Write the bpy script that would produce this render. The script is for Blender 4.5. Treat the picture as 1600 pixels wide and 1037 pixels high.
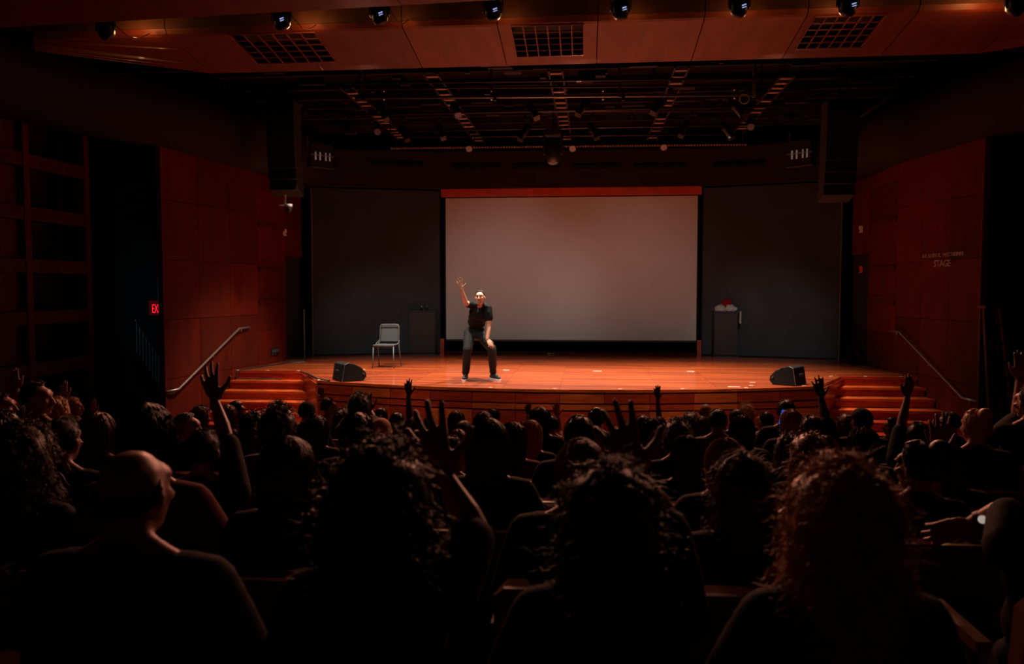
import bpy, bmesh, math, random
from mathutils import Vector, Matrix, noise
random.seed(7)
for o in list(bpy.data.objects): bpy.data.objects.remove(o)
SC = bpy.context.scene; COL = SC.collection
V = Vector; PI = math.pi

# ------------------------------------------------------------------ camera, world, lights, exposure
FPX = 1244.0
CAMP = V((0.42, 0.0, 2.65)); YAW = math.radians(5.3); PIT = math.atan(68/1244)
cam = bpy.data.cameras.new('camera'); camo = bpy.data.objects.new('camera', cam); COL.objects.link(camo)
cam.sensor_width = 36.0; cam.lens = 36.0*FPX/1600; cam.clip_end = 100; cam.clip_start = 0.05
camo.location = CAMP; camo.rotation_euler = (PI/2-PIT, 0, YAW)
cam.dof.use_dof = True; cam.dof.focus_distance = 13.0; cam.dof.aperture_fstop = 3.6
SC.camera = camo
SC.view_settings.view_transform = 'Standard'; SC.view_settings.look = 'None'
SC.view_settings.gamma = 1; SC.view_settings.use_curve_mapping = False
SC.view_settings.exposure = 0.0
w = bpy.data.worlds.new('world'); SC.world = w; w.use_nodes = True
w.node_tree.nodes['Background'].inputs[0].default_value = (0.0, 0.0, 0.0, 1)
w.node_tree.nodes['Background'].inputs[1].default_value = 0.0

def light(name, kind, loc, power, color, target=None, size=.1, angle=60, blend=.6):
    l = bpy.data.lights.new(name, kind); l.energy = power; l.color = color
    if kind == 'SPOT':
        l.spot_size = math.radians(angle); l.spot_blend = blend; l.shadow_soft_size = size
    elif kind == 'POINT': l.shadow_soft_size = size
    elif kind == 'AREA': l.size = size; l.size_y = size
    o = bpy.data.objects.new(name, l); COL.objects.link(o); o.location = loc
    if target is not None: o.rotation_euler = (V(target)-V(loc)).to_track_quat('-Z', 'Y').to_euler()
    return o
# stage rig, hung over the stage and aimed at its floor
RIG = 1.0
for x, tx, k in ((-3.9, -4.5, .9), (-2.3, -2.6, 1.0), (-.6, -.8, 1.25), (.9, 1.2, 1.25), (2.3, 2.8, 1.0), (3.2, 3.5, .42)):
    light('rig_spot', 'SPOT', (x, 14.3, 5.8), 1750*RIG*k, (1.0, .84, .70), (tx, 14.9, 1.0), .10, 74, .8)
for x in (-3.2, -1.1, 1.1, 3.2):
    light('rig_wash', 'SPOT', (x, 16.8, 5.8), 560*RIG, (1.0, .84, .68), (x*1.05, 16.5, 1.0), .12, 70, .9)
# front of house spots in the ceiling slot: on the performer, and washing the lower part of the flats and the screen
light('front_spot', 'SPOT', (-2.4, 9.5, 5.85), 520, (1.0, .93, .86), (-1.5, 14.2, 1.7), .05, 22, .6)
for x, tx, k in ((-2.9, -4.7, 1.15), (-.85, -1.6, 1.0), (.9, 1.6, 1.0), (2.9, 4.7, 1.3)):
    light('front_wash', 'SPOT', (x, 9.5, 5.85), 560*k, (1.0, .95, .90), (tx, 19.4, 1.5 if abs(x) > 2 else 2.4), .08, 22 if abs(x) > 2 else 32, 1.0)
for x, tx in ((-4.1, -3.6), (-1.6, -1.3), (1.4, 1.2), (3.2, 2.9)):
    light('front_edge', 'SPOT', (x, 9.5, 5.85), 400, (1.0, .80, .64), (tx, 13.25, .75), .08, 36, .8)
# added warm spots rimming the heads of the audience, no lamp hangs there
for x, tx in ((-3.2, -2.8), (0.3, 0.2), (3.4, 3.0)):
    light('added_rim_light', 'SPOT', (x, 13.2, 5.75), 950, (1.0, .36, .22), (tx, 3.5, 1.6), .15, 80, .8)

# ------------------------------------------------------------------ pixel -> point helper (photograph is 1600 x 1037)
ct, st, cp, sp = math.cos(YAW), math.sin(YAW), math.cos(PIT), math.sin(PIT)
RV, FV, UV = V((ct, st, 0)), V((-st*cp, ct*cp, -sp)), V((-st*sp, ct*sp, cp))
def ray(px, py): return FV + RV*((px-800)/FPX) - UV*((py-518.5)/FPX)
def at(px, py, Y): d = ray(px, py); return CAMP + d*(Y/d.y)
def atz(px, py, Z): d = ray(px, py); return CAMP + d*((Z-2.65)/d.z)

# ------------------------------------------------------------------ materials
MATS = {}
def mat(name, col, rough=.6, metal=0, emit=None, estr=0, coat=0, var=0, vscale=6, stretch=(1,1,1), bump=0, sheen=0):
    if name in MATS: return MATS[name]
    m = bpy.data.materials.new(name); m.use_nodes = True; nt = m.node_tree; b = nt.nodes['Principled BSDF']
    if rough >= .75: b.inputs['Specular IOR Level'].default_value = .15
    b.inputs['Base Color'].default_value = (*col, 1); b.inputs['Roughness'].default_value = rough
    b.inputs['Metallic'].default_value = metal; b.inputs['Coat Weight'].default_value = coat
    b.inputs['Coat Roughness'].default_value = .12
    if sheen: b.inputs['Sheen Weight'].default_value = sheen; b.inputs['Sheen Tint'].default_value = (*col, 1)
    if emit: b.inputs['Emission Color'].default_value = (*emit, 1); b.inputs['Emission Strength'].default_value = estr
    if var or bump:
        tc = nt.nodes.new('ShaderNodeTexCoord'); mp = nt.nodes.new('ShaderNodeMapping'); mp.inputs['Scale'].default_value = stretch
        nz = nt.nodes.new('ShaderNodeTexNoise'); nz.inputs['Scale'].default_value = vscale; nz.inputs['Detail'].default_value = 5
        nt.links.new(tc.outputs['Object'], mp.inputs[0]); nt.links.new(mp.outputs[0], nz.inputs[0])
        if var:
            rp = nt.nodes.new('ShaderNodeValToRGB')
            rp.color_ramp.elements[0].position = .3; rp.color_ramp.elements[1].position = .7
            rp.color_ramp.elements[0].color = (*[c*(1-var) for c in col], 1); rp.color_ramp.elements[1].color = (*[min(1, c*(1+var)) for c in col], 1)
            nt.links.new(nz.outputs[0], rp.inputs[0]); nt.links.new(rp.outputs[0], b.inputs['Base Color'])
        if bump:
            bp = nt.nodes.new('ShaderNodeBump'); bp.inputs['Strength'].default_value = bump; bp.inputs['Distance'].default_value = .01
            nt.links.new(nz.outputs[0], bp.inputs['Height']); nt.links.new(bp.outputs[0], b.inputs['Normal'])
    MATS[name] = m; return m

def plank_mat():
    m = bpy.data.materials.new('stage_planks'); m.use_nodes = True; nt = m.node_tree; b = nt.nodes['Principled BSDF']
    tc = nt.nodes.new('ShaderNodeTexCoord'); br = nt.nodes.new('ShaderNodeTexBrick')
    br.inputs['Scale'].default_value = 1; br.inputs['Brick Width'].default_value = 2.6; br.inputs['Row Height'].default_value = .14
    br.inputs['Mortar Size'].default_value = .005; br.inputs['Bias'].default_value = 0.0; br.offset = .37
    br.inputs['Color1'].default_value = (.66, .125, .022, 1); br.inputs['Color2'].default_value = (.40, .055, .010, 1)
    br.inputs['Mortar'].default_value = (.10, .02, .006, 1)
    mp = nt.nodes.new('ShaderNodeMapping'); mp.inputs['Scale'].default_value = (.7, 16, 1)
    nz = nt.nodes.new('ShaderNodeTexNoise'); nz.inputs['Scale'].default_value = 1.2; nz.inputs['Detail'].default_value = 6
    mx = nt.nodes.new('ShaderNodeMix'); mx.data_type = 'RGBA'; mx.blend_type = 'MULTIPLY'; mx.inputs[0].default_value = .8
    rp = nt.nodes.new('ShaderNodeValToRGB'); rp.color_ramp.elements[0].position = .35; rp.color_ramp.elements[1].position = .65
    rp.color_ramp.elements[0].color = (.30, .25, .22, 1); rp.color_ramp.elements[1].color = (1, 1, 1, 1)
    L = nt.links.new
    L(tc.outputs['Object'], br.inputs[0]); L(tc.outputs['Object'], mp.inputs[0]); L(mp.outputs[0], nz.inputs[0])
    L(nz.outputs[0], rp.inputs[0]); L(br.outputs[0], mx.inputs[6]); L(rp.outputs[0], mx.inputs[7]); L(mx.outputs[2], b.inputs['Base Color'])
    b.inputs['Roughness'].default_value = .40; b.inputs['Coat Weight'].default_value = .9; b.inputs['Coat Roughness'].default_value = .10
    return m
STAGEW = plank_mat()
def lowspec(ms):
    for m_ in ms: m_.node_tree.nodes['Principled BSDF'].inputs['Specular IOR Level'].default_value = .18
    return ms
def W(n, c, **k): return mat(n, c, k.pop('rough', .4), var=k.pop('var', .35), vscale=k.pop('vs', 3), **k)
FASCIA = [W('fascia_wood_%s' % s, c, stretch=(1.2, 1.2, 9), coat=.3) for s, c in (('red', (.34, .026, .005)), ('amber', (.46, .065, .010)), ('deep', (.27, .018, .004)))]
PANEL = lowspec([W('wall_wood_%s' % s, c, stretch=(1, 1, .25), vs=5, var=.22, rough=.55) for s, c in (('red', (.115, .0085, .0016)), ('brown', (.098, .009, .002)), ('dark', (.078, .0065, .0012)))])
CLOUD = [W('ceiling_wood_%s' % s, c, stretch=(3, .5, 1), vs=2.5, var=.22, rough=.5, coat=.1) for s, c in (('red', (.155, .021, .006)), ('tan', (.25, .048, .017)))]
BLACK = mat('matte_black', (.010, .010, .011), .7)
SATIN = mat('satin_black_metal', (.022, .022, .024), .4, .3)
CURT = mat('black_cloth', (.006, .006, .007), .95)
FLAT = mat('grey_flat_paint', (.034, .038, .042), .75, var=.12, vscale=1.2)
SCRN = mat('screen_fabric', (.45, .45, .43), .75, var=.03, vscale=.6)
CARPET = mat('dark_carpet', (.012, .006, .005), .95, var=.4, vscale=40)
STEEL = mat('brushed_steel', (.55, .50, .46), .32, .9)
DSTEEL = mat('dull_steel', (.26, .27, .27), .42, .8)
DARKM = mat('dark_ceiling_paint', (.020, .012, .010), .9)
HEADER = mat('brown_header_paint', (.022, .011, .008), .8, var=.15, vscale=2)
PIPE = mat('dark_pipe', (.05, .035, .03), .45, .6)
TAN = mat('tan_metal', (.45, .28, .18), .5, .4)
GREYP = mat('grey_plastic', (.050, .053, .056), .8)
WHITE = mat('white_plastic', (.75, .70, .66), .5)
TAPE = mat('pale_tape', (.85, .72, .62), .6)

# ------------------------------------------------------------------ mesh helpers
class MB:
    def __init__(s): s.bm = bmesh.new()
    def box(s, c, d, rot=None):
        M = Matrix.Translation(V(c))
        if rot is not None: M = M @ (rot.to_4x4() if hasattr(rot, 'to_4x4') else rot)
        r = bmesh.ops.create_cube(s.bm, size=1, matrix=M @ Matrix.Diagonal((*d, 1))); return r
    def tube(s, pts, rad, seg=8, cap=True):
        pts = [V(p) for p in pts]; n = len(pts)
        if not hasattr(rad, '__len__'): rad = [rad]*n
        rings = []; prev = None
        for i, p in enumerate(pts):
            t = (pts[min(i+1, n-1)]-pts[max(i-1, 0)])
            t = t.normalized() if t.length > 1e-9 else V((0, 0, 1))
            if prev is None: a = t.orthogonal().normalized()
            else:
                a = prev - t*prev.dot(t); a = a.normalized() if a.length > 1e-6 else t.orthogonal().normalized()
            prev = a; b = t.cross(a)
            rings.append([s.bm.verts.new(p+(a*math.cos(2*PI*k/seg)+b*math.sin(2*PI*k/seg))*rad[i]) for k in range(seg)])
        for i in range(n-1):
            for k in range(seg):
                s.bm.faces.new((rings[i][k], rings[i][(k+1) % seg], rings[i+1][(k+1) % seg], rings[i+1][k]))
        if cap:
            s.bm.faces.new(rings[0][::-1]); s.bm.faces.new(rings[-1])
    def limb(s, pts, rad, seg=10):           # closed tube with rounded ends
        pts = [V(p) for p in pts]; rad = list(rad) if hasattr(rad, '__len__') else [rad]*len(pts)
        d0 = (pts[0]-pts[1]).normalized(); d1 = (pts[-1]-pts[-2]).normalized()
        P = [pts[0]+d0*rad[0]*.9, pts[0]+d0*rad[0]*.55]+pts+[pts[-1]+d1*rad[-1]*.55, pts[-1]+d1*rad[-1]*.9]
        Rr = [rad[0]*.35, rad[0]*.8]+rad+[rad[-1]*.8, rad[-1]*.35]
        s.tube(P, Rr, seg)
    def ell(s, c, r, rot=None, sub=2):
        M = Matrix.Translation(V(c))
        if rot is not None: M = M @ rot.to_4x4()
        bmesh.ops.create_icosphere(s.bm, subdivisions=sub, radius=1, matrix=M @ Matrix.Diagonal((*r, 1)))
    def cyl(s, p0, p1, r0, r1=None, seg=16): s.tube([p0, p1], [r0, r1 if r1 is not None else r0], seg)
    def prism(s, prof, d, M=Matrix.Identity(4)):      # profile in local (x, z), extruded along local y from 0 to d
        a = [s.bm.verts.new(M @ V((x, 0, z))) for x, z in prof]; b = [s.bm.verts.new(M @ V((x, d, z))) for x, z in prof]
        n = len(prof); s.bm.faces.new(a); s.bm.faces.new(b[::-1])
        for i in range(n): s.bm.faces.new((a[i], b[i], b[(i+1) % n], a[(i+1) % n]))
    def quad(s, *p): s.bm.faces.new([s.bm.verts.new(V(q)) for q in p])
    def slab(s, poly, z0, z1):                 # polygon in xy, extruded in z
        a = [s.bm.verts.new((x, y, z0)) for x, y in poly]; b = [s.bm.verts.new((x, y, z1)) for x, y in poly]
        n = len(poly); s.bm.faces.new(a[::-1]); s.bm.faces.new(b)
        for i in range(n): s.bm.faces.new((a[i], a[(i+1) % n], b[(i+1) % n], b[i]))
    def mesh(s, name, smooth=False, recalc=True):
        if recalc: bmesh.ops.recalc_face_normals(s.bm, faces=s.bm.faces)
        m = bpy.data.meshes.new(name); s.bm.to_mesh(m); s.bm.free()
        if smooth: m.polygons.foreach_set('use_smooth', [True]*len(m.polygons))
        return m
    def build(s, name, m, parent=None, loc=(0, 0, 0), rot=(0, 0, 0), smooth=False, bevel=0):
        me = s.mesh(name, smooth); me.materials.append(m)
        return put(name, me, parent, loc, rot, bevel)
def put(name, me, parent=None, loc=(0, 0, 0), rot=(0, 0, 0), bevel=0):
    o = bpy.data.objects.new(name, me); COL.objects.link(o); o.location = loc; o.rotation_euler = rot
    if parent is not None: o.parent = parent
    if bevel:
        b = o.modifiers.new('bevel', 'BEVEL'); b.width = bevel; b.segments = 2; b.limit_method = 'ANGLE'
    return o
def tag(o, label=None, cat=None, group=None, kind=None):
    if label: o['label'] = label
    if cat: o['category'] = cat
    if group: o['group'] = group
    if kind: o['kind'] = kind
    return o
def empty(name, loc=(0, 0, 0), rz=0):
    o = bpy.data.objects.new(name, None); COL.objects.link(o); o.location = loc; o.rotation_euler = (0, 0, rz); o.empty_display_size = .1; return o
def copy_tree(o, parent=None):
    c = o.copy(); COL.objects.link(c)
    if parent is not None: c.parent = parent
    for ch in list(o.children): copy_tree(ch, c)
    return c
def struct(o): o['kind'] = 'structure'; return o

# ------------------------------------------------------------------ auditorium floor (tiers), rows
ROWS = [1.75+.9*k for k in range(10)]
def fz(Y): return max(0.0, .129*(9.95-Y))
b = MB()
edges = [-4.0, .9]+[y-.45+.02 for y in ROWS[1:]]+[ROWS[-1]+.5]
tiers = [(-4.0, ROWS[0]-.42, fz(.9))]+[(y-.42, y+.48, fz(y)) for y in ROWS]
for y0, y1, z in tiers: b.box((0, (y0+y1)/2, (z-.4)/2), (19, y1-y0+.002, z+.4))
b.box((0, 14.6, -.2), (19, 9.0, .4))
struct(b.build('floor', CARPET))

# ------------------------------------------------------------------ stage
ARC_R, ARC_C = 11.3, 24.28
def arc(x, r=ARC_R): return ARC_C-math.sqrt(r*r-x*x)
stage = struct(empty('stage'))
xs = [-4.38+8.76*i/28 for i in range(29)]
front = [(x, arc(x)) for x in xs]
poly = front+[(5.2, 15.4), (6.75, 15.4), (6.45, 18.6), (6.45, 21.2), (-6.45, 21.2), (-6.45, 18.6), (-6.75, 15.4), (-5.2, 15.4)]
b = MB(); b.slab(poly, .95, 1.0); b.build('stage_deck', STAGEW, stage)
b = MB(); b.slab([(x, y+.06) for x, y in front]+[(5.1, 15.46), (6.7, 15.46), (6.4, 21), (-6.4, 21), (-6.7, 15.46), (-5.1, 15.46)], 0, .945); b.build('stage_base', FASCIA[2], stage)
# nosing along the whole front, its boards and the lower ledge, one piece per panel
NP = 12
for i in range(NP):
    x0, x1 = -4.38+8.76*i/NP, -4.38+8.76*(i+1)/NP
    def seg(r0, r1, z0, z1, nm, m, gap=.004, n=4):
        b = MB(); X = [x0+gap+(x1-x0-2*gap)*k/n for k in range(n+1)]
        b.slab([(x, arc(x, r1)) for x in X]+[(x, arc(x, r0)) for x in X[::-1]], z0, z1)
        return b.build(nm, m, stage)
    mi = [0, 1, 0, 2, 0, 0, 1, 0, 2, 1, 0, 2][i]
    seg(ARC_R, ARC_R+.035, .955, 1.004, 'nosing', FASCIA[1], .001)
    seg(ARC_R-.02, ARC_R+.015, .775, .950, 'fascia_panel', FASCIA[mi])
    seg(ARC_R-.02, ARC_R+.03, .665, .750, 'ledge_board', FASCIA[1 if i in (4, 5, 6, 7, 9) else 0], .002)
    seg(ARC_R-.02, ARC_R+.01, .0, .660, 'lower_panel', FASCIA[(mi+2) % 3])
for s in (-1, 1):       # side faces of the apron beside the stairs
    a, c = V((s*4.38, arc(4.38))), V((s*5.2, 15.4)); d = (c-a).normalized(); nrm = V((d.y, -d.x))*s
    for k in range(3):
        p, q = a+(c-a)*(k/3)+d*.004, a+(c-a)*((k+1)/3)-d*.004
        b = MB(); b.slab([tuple(p), tuple(q), tuple(q+nrm*.03), tuple(p+nrm*.03)], 0, .95); b.build('side_panel', FASCIA[(k+1) % 3], stage)
def wx(y): return 6.45+.155*(16.2-y) if y < 16.2 else 6.45
# ------------------------------------------------------------------ stairs left and right
for s, nm in ((-1, 'left'), (1, 'right')):
    stt = struct(empty('stage_stairs'))
    for k in range(1, 6):
        z = 1-.167*k; yb = 15.4-.30*(k-1); yf = 15.4-.30*k
        xi = lambda y: 5.2-(15.4-y)*(5.2-4.38)/(15.4-13.75) if y > 13.75 else 4.38
        xo = lambda y: wx(y)-.02
        b = MB(); b.slab([(s*xi(yb), yb), (s*xo(yb), yb), (s*xo(yf), yf-.02), (s*xi(yf), yf-.02)], z-.04, z); b.build('tread', FASCIA[1 if k < 4 else 0], stt)
        b = MB(); b.slab([(s*xi(yf), yb), (s*xo(yf), yb), (s*xo(yf), yf+.02), (s*xi(yf), yf+.02)], 0, z-.042); b.build('riser', FASCIA[(k+1) % 2], stt)
    b = MB(); b.slab([(s*5.21, 15.375), (s*6.56, 15.375), (s*6.56, 15.40), (s*5.21, 15.40)], .84, .948); b.build('riser', FASCIA[1], stt)
    b = MB(); b.slab([(s*5.15, 15.35), (s*6.57, 15.35), (s*6.57, 15.42), (s*5.15, 15.42)], .955, 1.004); b.build('nosing', FASCIA[0], stt)

# ------------------------------------------------------------------ wooden side walls
def panel_wall(name, p0, p1, zs, ncol, thick=.04, mats=PANEL, seed=0, hole=None):
    rnd = random.Random(seed); root = struct(empty(name)); p0, p1 = V(p0), V(p1); d = (p1-p0); n = V((d.y, -d.x)).normalized()
    if n.x*p0.x > 0: n = -n
    for i in range(ncol):
        for j in range(len(zs)-1):
            a, c = p0+d*(i/ncol), p0+d*((i+1)/ncol)
            if hole and hole(i, j): continue
            u = d.normalized()*.004; a, c = a+u, c-u
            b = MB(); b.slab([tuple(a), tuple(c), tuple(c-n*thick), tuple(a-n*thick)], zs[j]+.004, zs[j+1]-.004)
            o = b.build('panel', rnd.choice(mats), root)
    b = MB(); b.slab([tuple(p0-n*.045), tuple(p1-n*.045), tuple(p1-n*.08), tuple(p0-n*.08)], 0 if not hole else zs[0], zs[-1]) if not hole else None
    if not hole: b.build('backing', BLACK, root)
    return root
for s, nm in ((-1, 'left'), (1, 'right')):
    yb = 13.28 if s < 0 else 13.7
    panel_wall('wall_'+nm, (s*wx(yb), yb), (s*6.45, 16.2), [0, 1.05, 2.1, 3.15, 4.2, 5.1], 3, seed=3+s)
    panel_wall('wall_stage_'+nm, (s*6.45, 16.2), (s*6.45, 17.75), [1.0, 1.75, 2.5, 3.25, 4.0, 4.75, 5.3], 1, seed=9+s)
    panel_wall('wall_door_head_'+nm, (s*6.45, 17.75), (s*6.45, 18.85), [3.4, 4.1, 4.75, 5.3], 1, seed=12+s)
    # door reveal and the black wing behind it
    b = MB(); b.box((s*7.9, 18.3, 2.7), (.1, 3.0, 3.6)); b.box((s*7.2, 17.72, 2.2), (1.4, .06, 2.5)); struct(b.build('wing_backing', CURT))
    # end post of the wood wall
    b = MB(); b.box((s*(wx(yb)+.03), yb-.03, 2.55), (.09, .06, 5.1)); struct(b.build('trim_end_post', PANEL[0]))
    # wainscot trim bands on the stage wall
    tr = struct(empty('trim_bands'))
    for z in (2.36, 3.05, 4.0):
        b = MB(); b.box((s*6.425, 16.95, z), (.02, 1.45, .10)); b.build('band', PANEL[2], tr)
light('wing_blue', 'POINT', (6.95, 18.55, 3.75), 1.1, (.08, .18, 1.0), size=.05)
light('wing_blue', 'POINT', (-7.0, 18.5, 1.6), .8, (.08, .16, 1.0), size=.05)

# outer shell
b = MB(); b.box((-9.6, 8.5, 3.6), (.2, 26, 7.4)); struct(b.build('wall_outer_left', BLACK))
b = MB(); b.box((9.6, 8.5, 3.6), (.2, 26, 7.4)); struct(b.build('wall_outer_right', BLACK))
b = MB(); b.box((0, 21.6, 3.6), (19.4, .2, 7.4)); struct(b.build('wall_back', BLACK))
b = MB(); b.box((0, -4.1, 3.6), (19.4, .2, 7.4)); struct(b.build('wall_rear', BLACK))
b = MB(); b.box((0, 8.7, 7.35), (19.4, 26, .1)); struct(b.build('ceiling', DARKM))
for s in (-1, 1):
    b = MB(); b.box((s*8.1, 15.8, 3.5), (2.4, .1, 7)); struct(b.build('wall_side_return', BLACK))

# lattice wall on the left: posts, rails, solid panels and dark niches
lat = struct(empty('wall_lattice_left'))
LX = -8.0
py = [12.75-1.45*k for k in range(7)]
for k, y in enumerate(py):
    b = MB(); b.box((LX, y, 3.2), (.16, .13, 6.4)); b.build('post', PANEL[0 if k == 0 else 1], lat)
rz_ = [.62+.79*j for j in range(8)]
for k in range(6):
    y0, y1 = py[k+1]+.07, py[k]-.07
    for z in rz_:
        b = MB(); b.box((LX, (y0+y1)/2, z), (.14, y1-y0, .20)); b.build('rail', PANEL[2], lat)
    for j, z in enumerate(rz_[:-1]):
        if k % 2 == 1:
            b = MB(); b.box((LX-.05, (y0+y1)/2, z+.395), (.04, y1-y0-.01, .57)); b.build('panel', PANEL[1], lat)
b = MB(); b.box((LX-.5, 8.0, 3.2), (.06, 9.9, 6.4)); b.build('niche_back', BLACK, lat)
b = MB(); b.box((8.9, 8.0, 3.2), (.08, 9.9, 6.4)); struct(b.build('wall_panelled_right', PANEL[2]))
# rounded side soffits, dim brown, running above the side walls towards the stage
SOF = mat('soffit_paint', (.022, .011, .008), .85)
for sd in (-1, 1):
    path = [(sd*5.75, 18.6), (sd*6.1, 16.4), (sd*6.7, 13.2), (sd*7.6, 10.5), (sd*7.75, 3.0)]
    arcs = [(-.55, 0.0), (-.12, .02), (.12, .14), (.26, .40), (.26, .75), (.12, 1.0), (-.1, 1.15), (-.55, 1.2)]
    mb_ = MB(); rings = []
    for k, (x, y) in enumerate(path):
        zb = 5.02+.03*k if k < 4 else 5.15
        rings.append([mb_.bm.verts.new((x-sd*(a_ if a_ > -.5 else a_), y, zb+h_)) for a_, h_ in arcs])
    for k in range(len(path)-1):
        for q in range(len(arcs)): mb_.bm.faces.new((rings[k][q], rings[k][(q+1) % len(arcs)], rings[k+1][(q+1) % len(arcs)], rings[k+1][q]))
    mb_.bm.faces.new(rings[0]); mb_.bm.faces.new(rings[-1])
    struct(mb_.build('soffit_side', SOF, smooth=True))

# ------------------------------------------------------------------ back of the stage: flats, screen, header
for s, nm in ((-1, 'left'), (1, 'right')):
    a, c = V((s*3.28, 20.0)), V((s*6.24, 19.05)); n = V((0, .06))
    b = MB(); b.slab([tuple(a), tuple(c), tuple(c+n), tuple(a+n)], 1.02, 5.1)
    o = struct(b.build('wall_flat_'+nm, FLAT))
    b = MB(); b.box((s*3.27, 20.04, 3.05), (.05, .05, 4.1)); b.build('edge_batten', CURT, o)
    b = MB(); b.box((s*6.26, 19.03, 3.05), (.03, .03, 4.1)); b.build('edge_batten', mat('pale_edge', (.12, .08, .05), .7), o)  # outer batten in a lighter brown than the flat
b = MB(); b.box((0, 20.75, 3.2), (13, .05, 4.4)); struct(b.build('curtain_back', CURT))
scr = empty('projection_screen', (0.01, 20.02, 1.36))
tag(scr, 'large pale blank projection screen at the back of the stage', 'screen')
b = MB(); b.box((0, 0, 1.78), (6.26, .01, 3.56)); b.build('screen_fabric', SCRN, scr)
b = MB(); b.box((0, .03, -.02), (6.3, .05, .05)); b.build('bottom_bar', SATIN, scr)
b = MB(); b.box((-3.16, .02, 1.76), (.04, .04, 3.6)); b.box((3.16, .02, 1.76), (.04, .04, 3.6)); b.build('side_border', CURT, scr)
b = MB(); b.box((0, 19.95, 5.04), (6.42, .16, .19)); struct(b.build('trim_screen_head', mat('head_board_wood', (.42, .045, .012), .45, var=.2, vscale=4)))
for s in (-1, 1):
    b = MB(); b.box((s*3.2, 19.9, 1.19), (.10, .05, .38)); struct(b.build('trim_screen_foot', FASCIA[0]))
hd = struct(empty('header_beam'))
b = MB()
hp = [(-6.6, 18.75), (-3.3, 19.70), (3.3, 19.70), (6.6, 18.75), (6.6, 18.95), (3.3, 19.9), (-3.3, 19.9), (-6.6, 18.95)]
b.slab(hp, 5.13, 6.02); b.build('fascia_board', HEADER, hd)
for x0, x1 in ((585, 665), (708, 782), (800, 875), (895, 970), (990, 1072), (1112, 1190)):
    p, q = at(x0, 260, 19.66), at(x1, 260, 19.66)
    ang = 0
    yy = 19.68 if abs((p.x+q.x)/2) < 3.1 else 19.68-(abs((p.x+q.x)/2)-3.3)*.288-.02
    b = MB(); b.box(((p.x+q.x)/2, yy, p.z), (q.x-p.x, .05, .09), Matrix.Rotation(0 if abs(p.x+q.x)/2 < 3.1 else -math.copysign(.28, p.x), 3, 'Z')); b.build('slot', CURT, hd)

# ------------------------------------------------------------------ ceiling cloud with seams and air grilles
PROF = [(11.42, 5.80), (11.25, 5.815), (11.0, 5.85), (10.6, 5.905), (10.2, 5.955), (10.16, 5.972), (10.12, 6.03), (10.10, 6.15), (10.09, 6.6)]
cloud = struct(empty('ceiling_cloud'))
def xa(px, py, Y): return at(px, py, Y).x
seamx = [-6.9]+[xa(p, 100, 11.4) for p in (330, 505, 660, 792, 932, 1080, 1222)]+[xa(1375, 98, 11.4), xa(1530, 97, 11.4), 7.6]
VENTS = [((359, 69), (492, 65), (405, 108)), ((798, 50), (912, 47), (807, 92)), ((1272, 40), (1384, 40), (1241, 84))]
vx = []
for a, c, d in VENTS:
    X0, X1 = at(*a, 10.22).x, at(*c, 10.22).x; vx.append((X0, X1))
VY0, VY1 = 10.2, 11.1
def zprof(y):
    for (ya, za), (yb_, zb) in zip(PROF, PROF[1:]):
        if yb_ <= y <= ya: return za+(zb-za)*(ya-y)/(ya-yb_)
    return PROF[-1][1] if y < PROF[-1][0] else PROF[0][1]
for i in range(len(seamx)-1):
    x0, x1 = seamx[i]+.006, seamx[i+1]-.006
    cols = sorted({x0, x1}|{v for p in vx for v in p if x0 < v < x1})
    ys = [10.12, 10.16, VY0, 10.6, VY1, 11.25, 11.42]
    b = MB(); bm = b.bm; th = .04
    for cx0, cx1 in zip(cols, cols[1:]):
        for y0, y1 in zip(ys, ys[1:]):
            if any(p[0]-1e-4 <= cx0 and cx1 <= p[1]+1e-4 for p in vx) and y0 >= VY0-1e-6 and y1 <= VY1+1e-6: continue
            def cut(x, y):      # chamfered outer corners
                lim = 5.75 if x < 0 else 6.25
                if abs(x) > lim: y = 10.12+(y-10.12)*max(.02, (11.42-(abs(x)-lim)*1.15-10.12)/1.3)
                return y
            P = [V((x, cut(x, y), zprof(y)+dz)) for dz in (0, th) for x, y in ((cx0, y0), (cx1, y0), (cx1, y1), (cx0, y1))]
            vs = [bm.verts.new(p) for p in P]
            bm.faces.new(vs[:4]); bm.faces.new(vs[4:]); 
            if y1 == ys[-1]: bm.faces.new((vs[2], vs[3], vs[7], vs[6]))
            if cx0 == cols[0]: bm.faces.new((vs[0], vs[3], vs[7], vs[4]))
            if cx1 == cols[-1]: bm.faces.new((vs[1], vs[2], vs[6], vs[5]))
    bmesh.ops.remove_doubles(bm, verts=bm.verts, dist=.0005)
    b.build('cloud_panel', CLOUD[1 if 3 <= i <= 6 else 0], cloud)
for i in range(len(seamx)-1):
    b = MB(); b.prism([(seamx[i]+.006, 6.032), (seamx[i+1]-.006, 6.032), (seamx[i+1]-.006, 6.75), (seamx[i]+.006, 6.75)], .03, Matrix.Translation(V((0, 10.105, 0)))); b.build('slot_face', mat('slot_face_shade', (.10, .030, .012), .6, var=.2), cloud)  # shade on the cloud's upturned face, put into a darker wood colour
b = MB(); b.box((0, 10.65, 6.75), (15, 1.0, .9)); b.build('upper_box', BLACK, cloud)
b = MB(); b.box((0, 11.40, 6.5), (13.4, .06, 1.35)); b.build('front_board', DARKM, cloud)
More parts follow.
